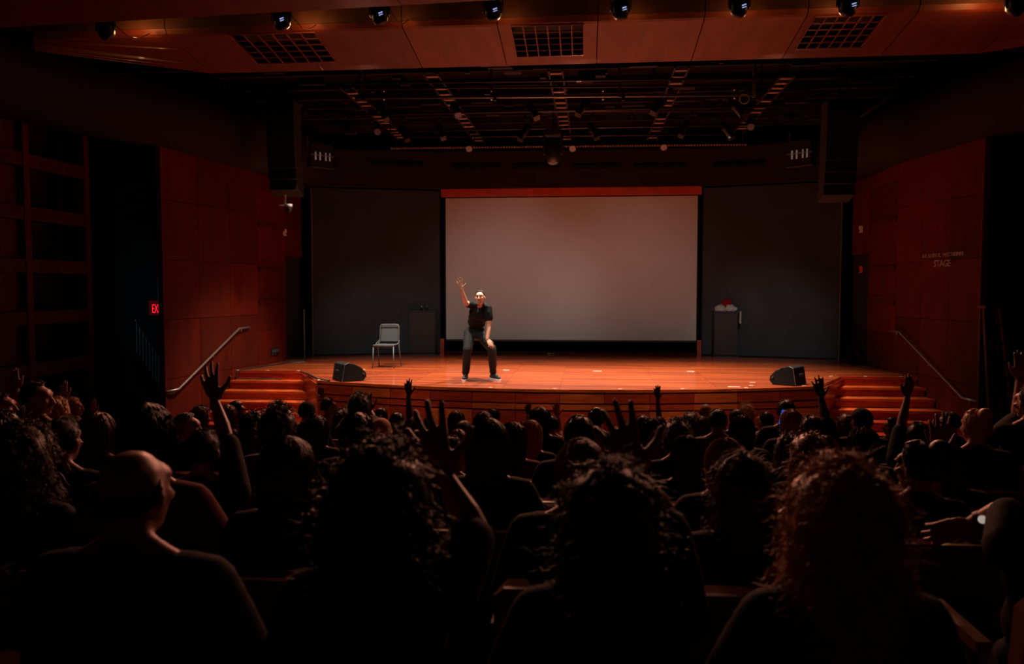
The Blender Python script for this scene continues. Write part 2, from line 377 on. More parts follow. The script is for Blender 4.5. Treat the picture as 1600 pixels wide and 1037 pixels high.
for (X0, X1), w_ in zip(vx, ('left', 'middle', 'right')):
    g = empty('air_grille', ((X0+X1)/2, 10.65, zprof(10.65)))
    tag(g, {'left': 'square ceiling air grille on the left of the wooden ceiling cloud', 'middle': 'ceiling air grille in the middle, above the screen', 'right': 'ceiling air grille on the right side of the wooden ceiling cloud'}[w_], 'vent', 'air grilles in the ceiling cloud')
    inv = -V(g.location)
    for k in range(7):
        x = X0+(X1-X0)*k/6; b = MB(); b.tube([V((x, y, zprof(y)-.004))+inv for y in (VY0, 10.6, VY1)], .011, 4); b.build('grille_bar', CLOUD[1], g)
    for k in range(6):
        y = VY0+(VY1-VY0)*k/5; b = MB(); b.tube([V((X0, y, zprof(y)-.004))+inv, V((X1, y, zprof(y)-.004))+inv], .011, 4); b.build('grille_bar', CLOUD[0], g)
    b = MB(); b.box((0, 0, .18), (X1-X0+.04, .96, .02)); b.build('plenum', BLACK, g)
# nearer cloud: a thin slice of it shows at the top
near = struct(empty('ceiling_near_cloud'))
zz = lambda x: 5.665+.022*(x+4.7)
for k in range(10):
    x0, x1 = -8.4+1.7*k, -8.4+1.7*(k+1)-.01
    b = MB(); q = []
    for y in (3.5, 8.72):
        for x in (x0, x1): q.append(b.bm.verts.new((x, y, min(zz(x), 6.05)))); q.append(b.bm.verts.new((x, y, min(zz(x), 6.05)+.12)))
    for f in ((0, 2, 6, 4), (1, 3, 7, 5), (0, 1, 3, 2), (4, 5, 7, 6), (0, 1, 5, 4), (2, 3, 7, 6)): b.bm.faces.new([q[t] for t in f])
    b.build('cloud_panel', CLOUD[0], near)
b = MB(); b.box((0, 8.60, 6.6), (17, .05, 1.2)); b.build('upstand', BLACK, near)

# ------------------------------------------------------------------ track spots in the slot (each its own thing)
LED = mat('fixture_led', (.3, .35, .6), .4, emit=(.45, .55, 1.0), estr=.8)
POD = [(165, 42, 'black spotlight at the left end of the ceiling slot, glowing on the wood'), (440, 27, 'second black spotlight from the left in the ceiling slot'), (593, 18, 'third black spotlight from the left, above the left grille edge'), (770, 12, 'fourth black spotlight from the left in the ceiling slot'), (970, 10, 'fifth black spotlight from the left, right of the middle grille'), (1155, 6, 'third black spotlight from the right in the ceiling slot'), (1325, 4, 'second black spotlight from the right in the ceiling slot'), (1588, 3, 'black spotlight at the right end of the ceiling slot')]
for i, (px, py_, lab) in enumerate(POD):
    p = at(px, py_, 9.45); r = empty('track_spotlight', p); r.scale = (.82, .82, .82); tag(r, lab, 'spotlight', 'spotlights in the ceiling slot')
    b = MB(); b.tube([(0, .05, -.13), (0, .03, -.11), (0, 0, 0), (0, -.02, .09), (0, -.03, .12)], [.10, .115, .125, .10, .05], 14); b.build('housing', SATIN, r, smooth=True)
    b = MB()
    for k in range(8):
        a = 2*PI*k/8; b.box((.122*math.cos(a), .0+.122*math.sin(a), -.0), (.018, .018, .16))
    b.build('cooling_fin', SATIN, r)
    b = MB(); b.box((.145, 0, .06), (.012, .05, .24)); b.box((-.145, 0, .06), (.012, .05, .24)); b.box((0, 0, .18), (.30, .05, .012)); b.build('yoke', SATIN, r)
    b = MB(); b.cyl((0, 0, .18), (0, 0, .6), .015, seg=8); b.build('stem', SATIN, r)
    b = MB()
    if 0 < i < 7:
        b.box((.045, -.118, -.055), (.06, .01, .012), Matrix.Rotation(-.3, 3, 'Y')); b.box((.05, -.118, -.085), (.06, .01, .008), Matrix.Rotation(-.3, 3, 'Y'))
        b.build('led_strip', LED, r)
    else: b.bm.free()
    light('pod_glow', 'POINT', p+V((.13 if i < 7 else -.12, .42, .02)), (6.5, 4.5, 1.4, 1.4, 1.4, 2.0, 3.4, 8.0)[i], (1.0, .45, .13), size=.03)
    # cable trailing over the panel
    if i in (0, 1, 2, 7):
        b = MB(); b.tube([p+V((.12, 0, .02)), p+V((.17, .2, -.06)), p+V((.2, .4, -.02)), p+V((.22, .6, .1))], .005, 6); tag(b.build('hanging_cable', SATIN), {0: 'thin cable beside the leftmost slot spotlight', 1: 'thin cable beside the second slot spotlight from the left', 2: 'thin cable beside the third slot spotlight from the left', 7: 'thin cable beside the rightmost slot spotlight'}[i], 'cable')

# ------------------------------------------------------------------ rig over the stage
def pipe_thing(label, x0, x1, y0, y1, Y, r, m=PIPE, name='rigging_pipe'):
    p, q = at(x0, y0, Y), at(x1, y1, Y); o = empty(name, p); tag(o, label, 'pipe', 'pipes of the lighting rig')
    b = MB(); b.cyl((0, 0, 0), q-p, r, seg=10); b.build('pipe_tube', m, o, smooth=True); return o, p, q
o, p, q = pipe_thing('nearest grey lighting pipe, brightest in the rig over the stage', 555, 1190, 153, 148, 13.3, .026, DSTEEL)
for px, y1 in ((563, 105), (768, 108), (968, 104), (1178, 103)):
    a, c = at(px, 152, 13.3)-p, at(px, y1, 13.3)-p
    b = MB(); b.box((a+c)/2, (.05, .05, (c-a).length)); b.build('upright', DSTEEL, o)
    b = MB(); b.box(a+V((.06, -.02, 0)), (.05, .08, .12)); b.build('clamp', SATIN, o)
for px, y_ in ((600, 150), (942, 150), (1148, 148), (768, 150)):
    for dy in (-8, 5):
        b = MB(); b.ell(at(px, y_+dy, 13.25)-p, (.022, .022, .022), sub=1); b.build('bolt', STEEL, o)
pipe_thing('thin dark pipe just above the bright grey pipe', 540, 1190, 130, 122, 12.9, .022)
pipe_thing('dark pipe high in the rig under the ceiling cloud', 560, 1200, 138, 134, 13.6, .018)
pipe_thing('dark rig pipe with angled spotlights below it', 540, 1230, 180, 165, 15.0, .024)
pipe_thing('dark rig pipe halfway back over the stage', 560, 1210, 176, 172, 15.6, .020)
pipe_thing('dark rig pipe towards the back of the stage', 600, 1225, 205, 194, 16.9, .024)
pipe_thing('rear rig pipe just above the beaded strip', 630, 1140, 214, 210, 17.9, .022)
pipe_thing('sloping pipe at the right side of the rig', 1345, 1455, 182, 106, 13.5, .02)
# beaded strip
p, q = at(612, 232, 18.5), at(1165, 226, 18.5); o = empty('beaded_strip', p); tag(o, 'pale beaded strip running across the back of the rig', 'strip')
b = MB(); b.cyl((0, .03, .02), q-p+V((0, .03, .02)), .02, seg=6); b.build('strip_rail', PIPE, o)
b = MB(); n = 130
for k in range(n):
    if 60 <= k <= 64: continue
    b.box((q-p)*(k/(n-1)), (.04, .03, .035), Matrix.Rotation(.5, 3, 'Y'))
tag(b.build('bead', TAN, o), kind='stuff')
# ladder like cable trays running front to back
for i, (a, c, lab) in enumerate((((540, 140), (615, 222), 'leftmost slotted tray of the rig'), ((672, 108), (750, 250), 'second slotted tray from the left in the rig'), ((868, 108), (889, 232), 'middle slotted tray of the rig'), ((1066, 108), (1022, 245), 'second slotted tray from the right in the rig'), ((1230, 150), (1165, 228), 'rightmost slotted tray of the rig'))):
    Ya, Yc = (12.9, 19.0) if i in (1, 2, 3) else (13.6, 18.4)
    p, q = at(*a, Ya), at(*c, Yc); p.z = q.z = 6.12; q.x = p.x+(q.x-p.x)*.35
    # keep the tray straight along the stage axis where the photograph's vanishing lines put it
    o = empty('cable_tray', p); tag(o, lab, 'cable tray', 'slotted trays of the rig'); d = q-p
    for s in (-1, 1):
        b = MB(); b.tube([V((s*.11, 0, 0)), d+V((s*.11, 0, 0))], .022, 4); b.build('side_rail', PIPE, o)
    nr = 15
    for k in range(nr):
        if (k*7+i*3) % 5 == 0: continue
        b = MB(); b.box(d*((k+.5)/nr), (.19, .10, .015)); b.build('rung', TAN, o)
# black web of upper rig girders
g0 = struct(empty('rig_girders'))
for k in range(9):
    b = MB(); b.box((0, 12.3+.85*k, 6.45+.02*(k % 3)), (12.4, .09, .14)); b.build('girder', DARKM if k % 2 else HEADER, g0)
rnd = random.Random(5)
b = MB()
for k in range(120):
    x = rnd.uniform(-5.6, 5.6); y = rnd.uniform(12.2, 18.6); b.box((x, y, rnd.uniform(6.2, 6.6)), (rnd.uniform(.05, .5), rnd.uniform(.05, .2), rnd.uniform(.04, .18)))
tag(b.build('rig_hardware', PIPE, g0), kind='stuff')
# stage lanterns
for k_, (x, y, zt) in enumerate([(x, y, z) for (px, py_, y) in ((560, 178, 15.0), (1225, 166, 15.0), (610, 204, 16.9), (1215, 194, 16.9), (640, 213, 17.9), (1130, 210, 17.9), (620, 230, 18.5), (1160, 226, 18.5), (570, 129, 12.9), (1180, 122, 12.9), (570, 137, 13.6), (1190, 134, 13.6), (864, 204, 16.6), (500, 230, 16.7), (1253, 226, 16.7), (1400, 145, 13.5)) for x, z in ((at(px, py_, y).x, at(px, py_, y).z),)]):
    b = MB(); b.cyl((x, y, zt), (x, y, 7.3), .012, seg=6); b.build('hanger_rod', DARKM, g0)
LENS = mat('lens_glass', (.16, .17, .18), .3, .2)
def lantern(px, py_, Y, tx, ty, lab, lens=False, s=1.0):
    p = at(px, py_, Y); o = empty('stage_lantern', p); tag(o, lab, 'stage light', 'black lanterns of the rig')
    d = V((tx, ty, -1.0)).normalized(); q = d.to_track_quat('Z', 'Y').to_matrix()
    b = MB(); b.tube([q @ V((0, 0, z)) for z in (-.20, -.16, -.02, .0, .2)], [r*s for r in (.05, .075, .08, .06, .065)], 12); b.build('barrel', SATIN, o, smooth=True)
    b = MB(); b.tube([q @ V((0, 0, z)) for z in (.20, .24)], [.085*s, .085*s], 4); b.build('gel_frame', SATIN, o)
    b = MB(); b.box((.10*s, 0, .1), (.01, .04, .3)); b.box((-.10*s, 0, .1), (.01, .04, .3)); b.box((0, 0, .25), (.21*s, .04, .01)); b.build('yoke', SATIN, o)
    b = MB(); b.box((0, 0, .3), (.06, .06, .12)); b.build('clamp', SATIN, o)
    if lens:
        b = MB(); b.cyl(q @ V((0, 0, .235)), q @ V((0, 0, .25)), .07*s, seg=16); b.build('lens', LENS, o)
for a in ((597, 172, 15.0, .5, -.4, 'angled lantern at the far left of the rig'), (630, 207, 16.9, .6, -.5, 'angled lantern at the rear left of the rig'), (688, 205, 16.9, .5, -.7, 'second rear lantern from the left'), (712, 168, 15.0, .4, -.8, 'lantern under the pipe left of the middle'), (832, 172, 15.0, .5, -.7, 'lantern left of the middle tray'), (820, 206, 16.9, -.5, -.6, 'rear lantern left of the large moving light'), (912, 166, 15.0, -.6, -.6, 'lantern right of the middle tray'), (926, 204, 16.9, .5, -.6, 'rear lantern right of the middle tray'), (1030, 164, 15.0, -.7, -.6, 'lantern beside the second tray from the right'), (1070, 200, 16.9, -.5, -.6, 'rear lantern right of the second tray from the right'), (1135, 203, 16.9, .5, -.5, 'rightmost rear lantern of the rig'), (1150, 168, 15.0, .6, -.6, 'angled lantern under the coiled cable')):
    lantern(*a)
for a in ((735, 226, 17.9, 0, -1.6, 'round lens light hanging left of the middle, above the screen', True), (895, 226, 17.9, 0, -1.7, 'round lens light beside the large moving light', True), (1036, 224, 17.9, 0, -1.7, 'round lens light at the end of the second tray from the right', True), (1172, 192, 16.9, -.2, -1.7, 'round lens light at the right of the rig', True), (592, 200, 16.9, .2, -1.7, 'round lens light at the left of the rig', True)):
    lantern(*a)
def moving_head(px, py_, Y, lab, s=1.0):
    p = at(px, py_, Y); o = empty('moving_light', p); tag(o, lab, 'stage light')
    b = MB(); b.box((0, 0, .30*s), (.34*s, .26*s, .12*s)); b.build('base', SATIN, o, bevel=.015)
    b = MB(); b.box((.17*s, 0, .08*s), (.05*s, .12*s, .40*s)); b.box((-.17*s, 0, .08*s), (.05*s, .12*s, .40*s)); b.build('arm', SATIN, o, bevel=.01)
    b = MB(); b.tube([(0, 0, .14*s), (0, 0, .06*s), (0, 0, -.14*s), (0, -.01, -.28*s)], [.08*s, .14*s, .13*s, .105*s], 16); b.build('head', SATIN, o, smooth=True)
    b = MB(); b.cyl((0, -.01, -.281*s), (0, -.012, -.288*s), .085*s, seg=16); b.build('lens', LENS, o)
moving_head(864, 232, 16.6, 'large black moving light hanging above the screen', 1.05)
# coiled cable
c = at(1162, 154, 13.2); b = MB()
b.tube([c+V((.075*math.cos(a)+.008*a/6, .01*a/6, .075*math.sin(a))) for a in [i*.45 for i in range(42)]], .006, 6)
tag(b.build('coiled_cable', mat('grey_cable', (.4, .4, .4), .5)), 'pale coiled cable hanging from the nearest pipe', 'cable')

# ------------------------------------------------------------------ line arrays, side fixtures, camera
for s, px, lab in ((-1, 443, 'tall black line array speaker hanging at the left of the stage'), (1, 1312, 'tall black line array speaker hanging at the right of the stage')):
    p = at(px, 175, 14.9); o = empty('line_array', p); tag(o, lab, 'loudspeaker')
    b = MB(); b.box((0, 0, .02), (.5, .5, .05)); b.cyl((0, 0, 0), (0, 0, 1.1), .02, seg=6); b.build('fly_frame', SATIN, o)
    y, z, t = 0., -.03, 0.
    for k in range(8):
        h = .215; t = .035*k*k/8*1.2
        b = MB(); b.prism([(-.27, -.2), (.27, -.2), (.27, .2), (-.27, .2)], h-.006, Matrix.Rotation(PI/2, 4, 'X'))
        m_ = b.mesh('cabinet'); m_.materials.append(BLACK)
        put('cabinet', m_, o, (0, y, z-.0), (t*-1 if False else -t, 0, 0), .008)
        z -= h*math.cos(t); y += h*math.sin(t)*.9
        b = MB()
for s, px, py_, lab in ((-1, 500, 244, 'hanging light panel with pale cells beside the left line array'), (1, 1253, 240, 'hanging light panel with pale cells beside the right line array')):
    p = at(px, py_, 16.6); o = empty('light_panel', p, -s*.75); tag(o, lab, 'stage light')
    b = MB(); b.box((0, 0, 0), (.50, .2, .50)); b.build('housing', SATIN, o, bevel=.01)
    b = MB(); b.box((0, -.11, 0), (.54, .02, .03)); b.box((0, -.11, -.26), (.54, .02, .015)); b.build('front_rim', DSTEEL, o)
    for x in (-.15, -.05, .08, .17):
        b = MB(); b.box((x, -.115, -.02), (.035 if x < 0 else .03, .01, .17)); b.build('light_cell', mat('pale_cell', (.5, .52, .55), .4, emit=(.6, .65, .7), estr=.06 if s < 0 else .02), o)
    b = MB(); b.box((-.27, 0, .2), (.02, .03, .5)); b.build('bracket', STEEL, o)
p = at(452, 326, 14.9); o = empty('dome_camera', p); tag(o, 'small white and black camera under the left line array', 'camera')
b = MB(); b.cyl((0, 0, .03), (0, 0, .09), .06, seg=14); b.build('collar', WHITE, o, smooth=True)
b = MB(); b.ell((0, 0, -.0), (.055, .055, .07)); b.build('dome', SATIN, o, smooth=True)
b = MB(); b.box((-.13, 0, .07), (.14, .03, .03)); b.box((-.08, 0, .16), (.03, .03, .22)); b.build('bracket', WHITE, o)

# small wall devices
def wallbox(px, py_, X, d, m, name, lab, cat):
    r = ray(px, py_); t = (X-CAMP.x)/r.x; p = CAMP+r*t
    o = empty(name, p); tag(o, lab, cat)
    b = MB(); b.box((0, 0, 0), d); b.build('casing', m, o, bevel=.008)
    b = MB(); b.box((-math.copysign(d[0]/2+.004, X), 0, -d[2]*.2), (.008, d[1]*.5, d[2]*.3)); b.build('front_cap', SATIN, o)
    return o
wallbox(445, 363, -6.42, (.06, .10, .15), WHITE, 'wall_speaker', 'small white box high on the left stage wall', 'wall device')
wallbox(1345, 358, 6.42, (.06, .10, .15), WHITE, 'wall_speaker', 'small white box high on the right stage wall', 'wall device')
wallbox(1345, 421, 6.425, (.05, .09, .15), mat('alarm_red', (.5, .02, .01), .4, emit=(1, .05, .02), estr=.05), 'fire_alarm', 'red fire alarm on the right stage wall', 'alarm')
for px, py_, s, lab in ((373, 194, -1, 'tiny red lit sign high on the left'), (1406, 178, 1, 'tiny red lit sign high on the right')):
    r_ = ray(px, py_); p = CAMP+r_*((s*6.22-CAMP.x)/r_.x); o = empty('exit_light', p); tag(o, lab, 'sign')
    b = MB(); b.box((0, 0, 0), (.05, .08, .16)); b.build('lit_face', mat('red_light', (.3, .01, .01), .5, emit=(1, .03, .02), estr=.07), o)
    b = MB(); b.box((s*.03, .05, 0), (.10, .03, .18)); b.build('sign_box', SATIN, o)
for s, px, py_, lab in ((-1, 430, 548, 'black socket plate low on the left stage wall'), (1, 1341, 553, 'black socket plate low on the right stage wall')):
    r = ray(px, py_); t = (s*6.425-CAMP.x)/r.x; p = CAMP+r*t; o = empty('socket_plate', p); tag(o, lab, 'socket')
    b = MB(); b.box((0, 0, 0), (.01, .42, .16)); b.build('plate', BLACK, o)
    for k in (-1, 0, 1):
        b = MB(); b.cyl((-s*.006, k*.12, 0), (-s*.014, k*.12, 0), .035, seg=12); b.build('socket', DSTEEL, o)

# ------------------------------------------------------------------ handrails
def handrail(pts, lab, brks):
    p0 = pts[0]; o = empty('handrail', p0); tag(o, lab, 'handrail')
    P = [p-p0 for p in pts]
    b = MB(); b.tube(P, .021, 10); b.build('rail', STEEL, o, smooth=True)
    for k, t in brks:
        q = P[k]+(P[k+1]-P[k])*t; s = 1 if p0.x > 0 else -1
        b = MB(); b.tube([q, q+V((0, 0, -.06)), q+V((s*.07, 0, -.07))], .009, 6); b.build('bracket', STEEL, o)
def onwall(px, py_, s):
    r = ray(px, py_)
    for i in range(60):
        Y = 11+i*.1
        p = CAMP+r*(Y/r.y)
        if abs(p.x) > wx(Y)-.09: return p
    return p
LH = [onwall(260, 612, -1), onwall(279, 608, -1), onwall(374, 513, -1), onwall(390, 511, -1)]
handrail(LH, 'steel handrail climbing the left wall beside the stage steps', ((0, .6), (1, .55), (2, .2)))
RH = [onwall(1526, 627, 1), onwall(1504, 622, 1), onwall(1405, 518, 1), onwall(1391, 516, 1)]
handrail(RH, 'steel handrail climbing the right wall beside the stage steps', ((0, .5), (1, .5), (2, .3)))

# ------------------------------------------------------------------ wall lettering, exit sign
def text(name, body, size, m, loc, rot, parent=None, ext=.006, align='CENTER'):
    c = bpy.data.curves.new(name, 'FONT'); c.body = body; c.size = size; c.extrude = ext; c.align_x = align; c.resolution_u = 2
    t = bpy.data.objects.new(name, c); COL.objects.link(t); bpy.context.view_layer.update()
    me = bpy.data.meshes.new_from_object(t.evaluated_get(bpy.context.evaluated_depsgraph_get())); bpy.data.objects.remove(t)
    me.materials.clear(); me.materials.append(m)
    return put(name, me, parent, loc, rot)
pa, pb = onwall(1443, 402, 1), onwall(1508, 400, 1); mid = (pa+pb)/2; dirr = (pb-pa); dirr.z = 0
sg = empty('wall_lettering', mid+V((-.0, 0, 0)), math.atan2(dirr.y, dirr.x)); tag(sg, 'raised metal lettering with the stage name on the right wooden wall', 'sign')
BR = mat('letter_metal', (.62, .52, .42), .35, .7)
wd = dirr.length
t1_ = text('name_line', 'DR. RUTH K. WESTHEIMER', .1, BR, (0, -.02, 0), (PI/2, 0, 0), sg); k = wd/max(t1_.dimensions.x, .01) if t1_.dimensions.x else 1
t1_.scale = (wd/max(v.co.x for v in t1_.data.vertices)/2*1.0,)*2+(1,); t1_.scale.y = 1.0
t2_ = text('stage_line', 'STAGE', .17, BR, (0, -.02, -.17), (PI/2, 0, 0), sg); t2_.scale.x = wd*.40/(2*max(v.co.x for v in t2_.data.vertices))
p = at(246.5, 481, 13.9); ex = empty('exit_sign', p); b = MB(); b.cyl((0, .04, .1), (0, .04, 5.0), .012, seg=6); b.build('hanger', SATIN, ex); tag(ex, 'red lit exit sign half hidden by the left wooden wall', 'sign')
b = MB(); b.box((0, .03, 0), (.34, .05, .27)); b.build('sign_box', mat('exit_red_dark', (.05, .002, .004), .5, emit=(.5, .0, .02), estr=.05), ex)
tt = text('sign_letters', 'EXIT', .2, mat('exit_red', (.5, .01, .01), .5, emit=(1, .015, .03), estr=1.3), (-.01, 0, -.09), (PI/2, 0, 0), ex, .002)
tt.scale = (.5, 1.15, 1)

# ------------------------------------------------------------------ side stair in the left opening
so = empty('side_stair'); tag(so, 'grey metal side stair with barred railing in the dark left opening', 'stair')
def sx(px, py_, X=-7.85): r = ray(px, py_); return CAMP+r*((X-CAMP.x)/r.x)
BL = mat('blue_grey_paint', (.30, .42, .46), .5, .2)
top0, top1 = sx(212, 500), sx(252, 560)
bot0, bot1 = sx(213, 558), sx(252, 622)
b = MB(); b.quad(bot0+V((0, 0, .06)), bot1+V((0, 0, .06)), bot1-V((0, 0, .30)), bot0-V((0, 0, .30))); b.build('stringer', mat('stair_grey', (.22, .21, .20), .6), so)
b = MB(); b.tube([top0, top1], .02, 6); b.build('top_rail', BL, so)
b = MB(); b.tube([bot0+V((0, 0, .1)), bot1+V((0, 0, .1))], .015, 6); b.build('bottom_rail', BL, so)
for k in range(8):
    t = (k+.3)/8; b = MB(); b.tube([top0.lerp(top1, t), bot0.lerp(bot1, t)+V((0, 0, .1))], .014, 6); b.build('baluster', BL, so)
light('stair_fill', 'POINT', (-8.9, 13.2, 2.4), 5, (.3, .7, .9), size=.2)  # added fill that brings out the side stair, no lamp there
# step ladder in the right opening
p = at(1572, 640, 13.2); p.z = 0; la = empty('step_ladder', p, .3); tag(la, 'red step ladder leaning in the dark opening at far right', 'ladder')
LR = mat('ladder_red', (.14, .02, .012), .5); LG = mat('ladder_alu', (.12, .14, .15), .5, .3)
H = 2.35
for s in (-1, 1):
    b = MB(); b.tube([(s*.24, 0, 0), (s*.15, .35, H)], .03, 4); b.build('side_rail', LR, la)
    b = MB(); b.tube([(s*.24, .30, 0), (s*.15, .42, H)], .022, 4); b.build('rear_leg', LR, la)
for k in range(7):
    t = (k+1)/8; b = MB(); b.box((0, .35*t, H*t), (2*(.24-.09*t), .09, .03)); b.build('step', LG, la)
b = MB(); b.box((0, .37, H), (.36, .16, .04)); b.build('top_cap', LR, la)

# ------------------------------------------------------------------ things on the stage
p = atz(604, 573.5, 1.0); ch = empty('stage_chair', p, -.06); ch.scale = (1.0, 1.0, 1.06); tag(ch, 'grey plastic chair with metal legs standing alone on the left of the stage', 'chair')
CF = mat('chair_frame', (.055, .058, .062), .55, .0)
b = MB(); b.box((0, -.02, .445), (.44, .42, .022)); b.build('seat', GREYP, ch, bevel=.01)
b = MB(); n = 8          # curved back with rounded top corners
prof = []
for k in range(n+1): a = PI-PI*k/n; prof.append((.145*(1 if math.cos(a) > 0 else -1)+.055*math.cos(a), .78+.055*math.sin(a)))
prof = [(-.205, .50)]+[(x, z) for x, z in prof]+[(.205, .50)]
b.prism(prof, .018); me = b.mesh('backrest'); me.materials.append(GREYP)
put('backrest', me, ch, (0, .19, 0), (-.12, 0, 0), .004)
b = MB(); P = [(-.205, .21, .49)]+[(x*1.02, .205+(z-.5)*.12, z+.004) for x, z in prof]+[(.205, .21, .49)]; b.tube(P, .011, 8); b.build('back_frame', CF, ch, smooth=True)
for s in (-1, 1):
    b = MB(); b.tube([(s*.215, -.20, .43), (s*.225, -.235, 0)], .0125, 8); b.build('leg', CF, ch, smooth=True)
    b = MB(); b.tube([(s*.205, .235, .52), (s*.225, .16, .47), (s*.23, .14, .40), (s*.245, .25, 0)], .0125, 8); b.build('leg', CF, ch, smooth=True)
    b = MB(); b.tube([(s*.205, .23, .54), (s*.235, .12, .485), (s*.225, -.02, .455)], .010, 8); b.build('side_bracket', CF, ch, smooth=True)
b = MB(); b.tube([(-.21, -.20, .425), (.21, -.20, .425)], .011, 8); b.build('front_rail', CF, ch)

def wedge(px, py_, lab, rz, mirror):
    p = atz(px, py_, 1.0); o = empty('floor_monitor', p, rz); tag(o, lab, 'monitor speaker', 'wedge monitors on the stage edge')
    pr = [(0, 0), (.05, .30), (.12, .325), (.24, .30), (.36, .235), (.45, .14), (.46, .07), (.40, .0)]
    if mirror: pr = [(-x, z) for x, z in pr]
    sg_ = -1 if mirror else 1
    b = MB(); b.prism(pr, .50, Matrix.Translation(V((0, 0, .004)))); b.build('cabinet', mat('monitor_black', (.008, .0085, .009), .8, var=.2, vscale=60), o, bevel=.01)
    b = MB(); b.tube([(-.004*sg_, 0.0, .0), (.046*sg_, 0, .30), (.12*sg_, 0, .33)], .006, 6); b.build('edge_trim', DSTEEL, o)
    b = MB(); b.box((.40*sg_, -.004, .13), (.05, .006, .012), Matrix.Rotation(.9*sg_, 3, 'Y')); b.build('badge', DSTEEL, o)
    b = MB(); b.box((.015*sg_-.012*sg_, .25, .17), (.02, .16, .05)); b.build('handle_recess', BLACK, o)
wedge(535, 596.8, 'black wedge monitor on the left edge of the stage', .68, False)
wedge(1243, 603.6, 'black wedge monitor on the right edge of the stage', -.62, True)

def podium(x0, x1, ytop, ybot, lab, rz=0):
    p = atz((x0+x1)/2, ybot, 1.0); k = FPX/(p-CAMP).dot(FV); p.y = min(p.y, 19.34); p.x = at((x0+x1)/2, ybot, p.y).x; k = FPX/(p-CAMP).dot(FV); wd = (x1-x0)/k; h = (ybot-ytop)/k
    o = empty('podium', p, rz); tag(o, lab, 'podium')
    m = mat('podium_black', (.005, .0035, .0035), .6)
    b = MB(); b.box((0, .17, h/2+.02), (wd-.06, .26, h-.06)); b.build('body', m, o, bevel=.006)
    b = MB(); b.box((0, .04, h/2), (wd-.12, .012, h-.16)); b.build('front_panel', mat('podium_front', (.010, .0035, .003), .6), o, bevel=.003)
    b = MB(); b.box((0, .17, h-.015), (wd, .32, .035)); b.build('top', m, o, bevel=.006)
    b = MB(); b.box((0, .17, .02), (wd-.02, .30, .04)); b.build('plinth', m, o)
    return o, p, h, wd
o1, p1, h1, w1 = podium(636, 682, 484, 554, 'black podium at the left end of the screen')
o2, p2, h2, w2 = podium(1114, 1154, 486, 558, 'black podium at the right end of the screen with white cloths on top')
for dx in (-.03, .10):
    g = empty('glass_jar', p1+V((dx, .17, h1+.003))); tag(g, 'dark glass jar on the left podium, %s of the two' % ('left' if dx < 0 else 'right'), 'jar')
    b = MB(); b.tube([(0, 0, 0), (0, 0, .005), (0, 0, .06), (0, 0, .085), (0, 0, .09)], [.03, .036, .036, .026, .025], 12); b.build('body', mat('dark_glass', (.02, .02, .02), .15), g, smooth=True)
    b = MB(); b.cyl((0, 0, .09), (0, 0, .105), .028); b.build('lid', DSTEEL, g)
def cloth(name, lab, c, d, m, seed, sub=4):
    b = MB(); bmesh.ops.create_icosphere(b.bm, subdivisions=sub, radius=1)
    for v in b.bm.verts:
        n_ = noise.noise(v.co*1.7+V((seed, 0, 0)))*.35+noise.noise(v.co*4+V((0, seed, 0)))*.15
        v.co *= 1+n_; v.co.z = max(v.co.z, -.55); v.co = V((v.co.x*d[0], v.co.y*d[1], (v.co.z+.55)*d[2]))
    return tag(b.build(name, m, None, c, smooth=True), lab, 'cloth')
CL = mat('white_cloth', (.34, .34, .33), .9)
cloth('folded_cloth', 'crumpled white cloth on the left side of the right podium', p2+V((-.13, .15, h2+.002)), (.13, .09, .10), CL, 3)
cloth('folded_cloth', 'crumpled white cloth on the right side of the right podium', p2+V((.12, .13, h2+.002)), (.13, .08, .10), CL, 8)
cloth('red_cap', 'red cloth cap heaped behind the white cloths on the right podium', p2+V((.04, .22, h2+.002)), (.13, .08, .20), mat('red_cloth', (.16, .008, .008), .9), 5)
b = MB(); b.box((0, 0, 0), (.035, .2, .30)); o = b.build('hanging_towel', CL, None, p2+V((w2/2+.03, .12, h2-.14)), bevel=.008); tag(o, 'white towel hanging over the right edge of the right podium', 'towel')

# glow tape along the stage edge, marks on the deck
gt = 0
for px in (496, 636, 763, 866, 968, 1066, 1164, 1256):
    Y = None
    for i in range(200):
        X = -4.4+i*.0445; q = V((X, arc(min(max(X, -4.38), 4.38))+.045, 1.008)); d = q-CAMP
        if 800+FPX*d.dot(RV)/d.dot(FV) >= px: break
    b = MB(); b.box((0, 0, 0), (.055, .03, .003)); tag(b.build('edge_tape', TAPE, None, q), 'small white tape tab on the curved stage edge, %s from the left' % {496: 'first', 636: 'second', 763: 'third', 866: 'fourth', 968: 'fifth', 1066: 'sixth', 1164: 'seventh', 1256: 'eighth'}[px], 'tape', 'white tabs along the stage edge')
for px, py_, L, lab in ((791, 578, .12, 'white tape dash on the boards right of the performer'), (933, 579.5, .17, 'white tape dash on the middle of the stage'), (1079, 580, .14, 'white tape dash on the right half of the stage'), (1176, 597, .09, 'larger white tape scrap left of the right monitor'), (1174, 602, .06, 'smaller white tape scrap left of the right monitor'), (567, 577, .10, 'pale tape mark left of the grey chair'), (1147, 604, .2, 'pinkish tape strip near the stage edge on the right')):
    q = atz(px, py_, 1.003); b = MB(); b.box((0, 0, 0), (L, .03, .003)); tag(b.build('tape_mark', TAPE, None, q), lab, 'tape')
for s, L in ((-1, ((372, 578), (420, 578), (466, 579))), (1, ((1298, 587), (1350, 587), (1406, 588)))):
    for kt, (px, py_) in enumerate(L):
        q = atz(px, py_, 1.008); q.y = 15.385; b = MB(); b.box((0, 0, 0), (.06, .03, .003)); tag(b.build('step_tape', TAPE, None, q), '%s white tape tab on the top edge of the %s stage steps' % (('leftmost', 'middle', 'rightmost')[kt], 'left' if s < 0 else 'right'), 'tape', 'white tabs on the %s steps' % ('left' if s < 0 else 'right'))
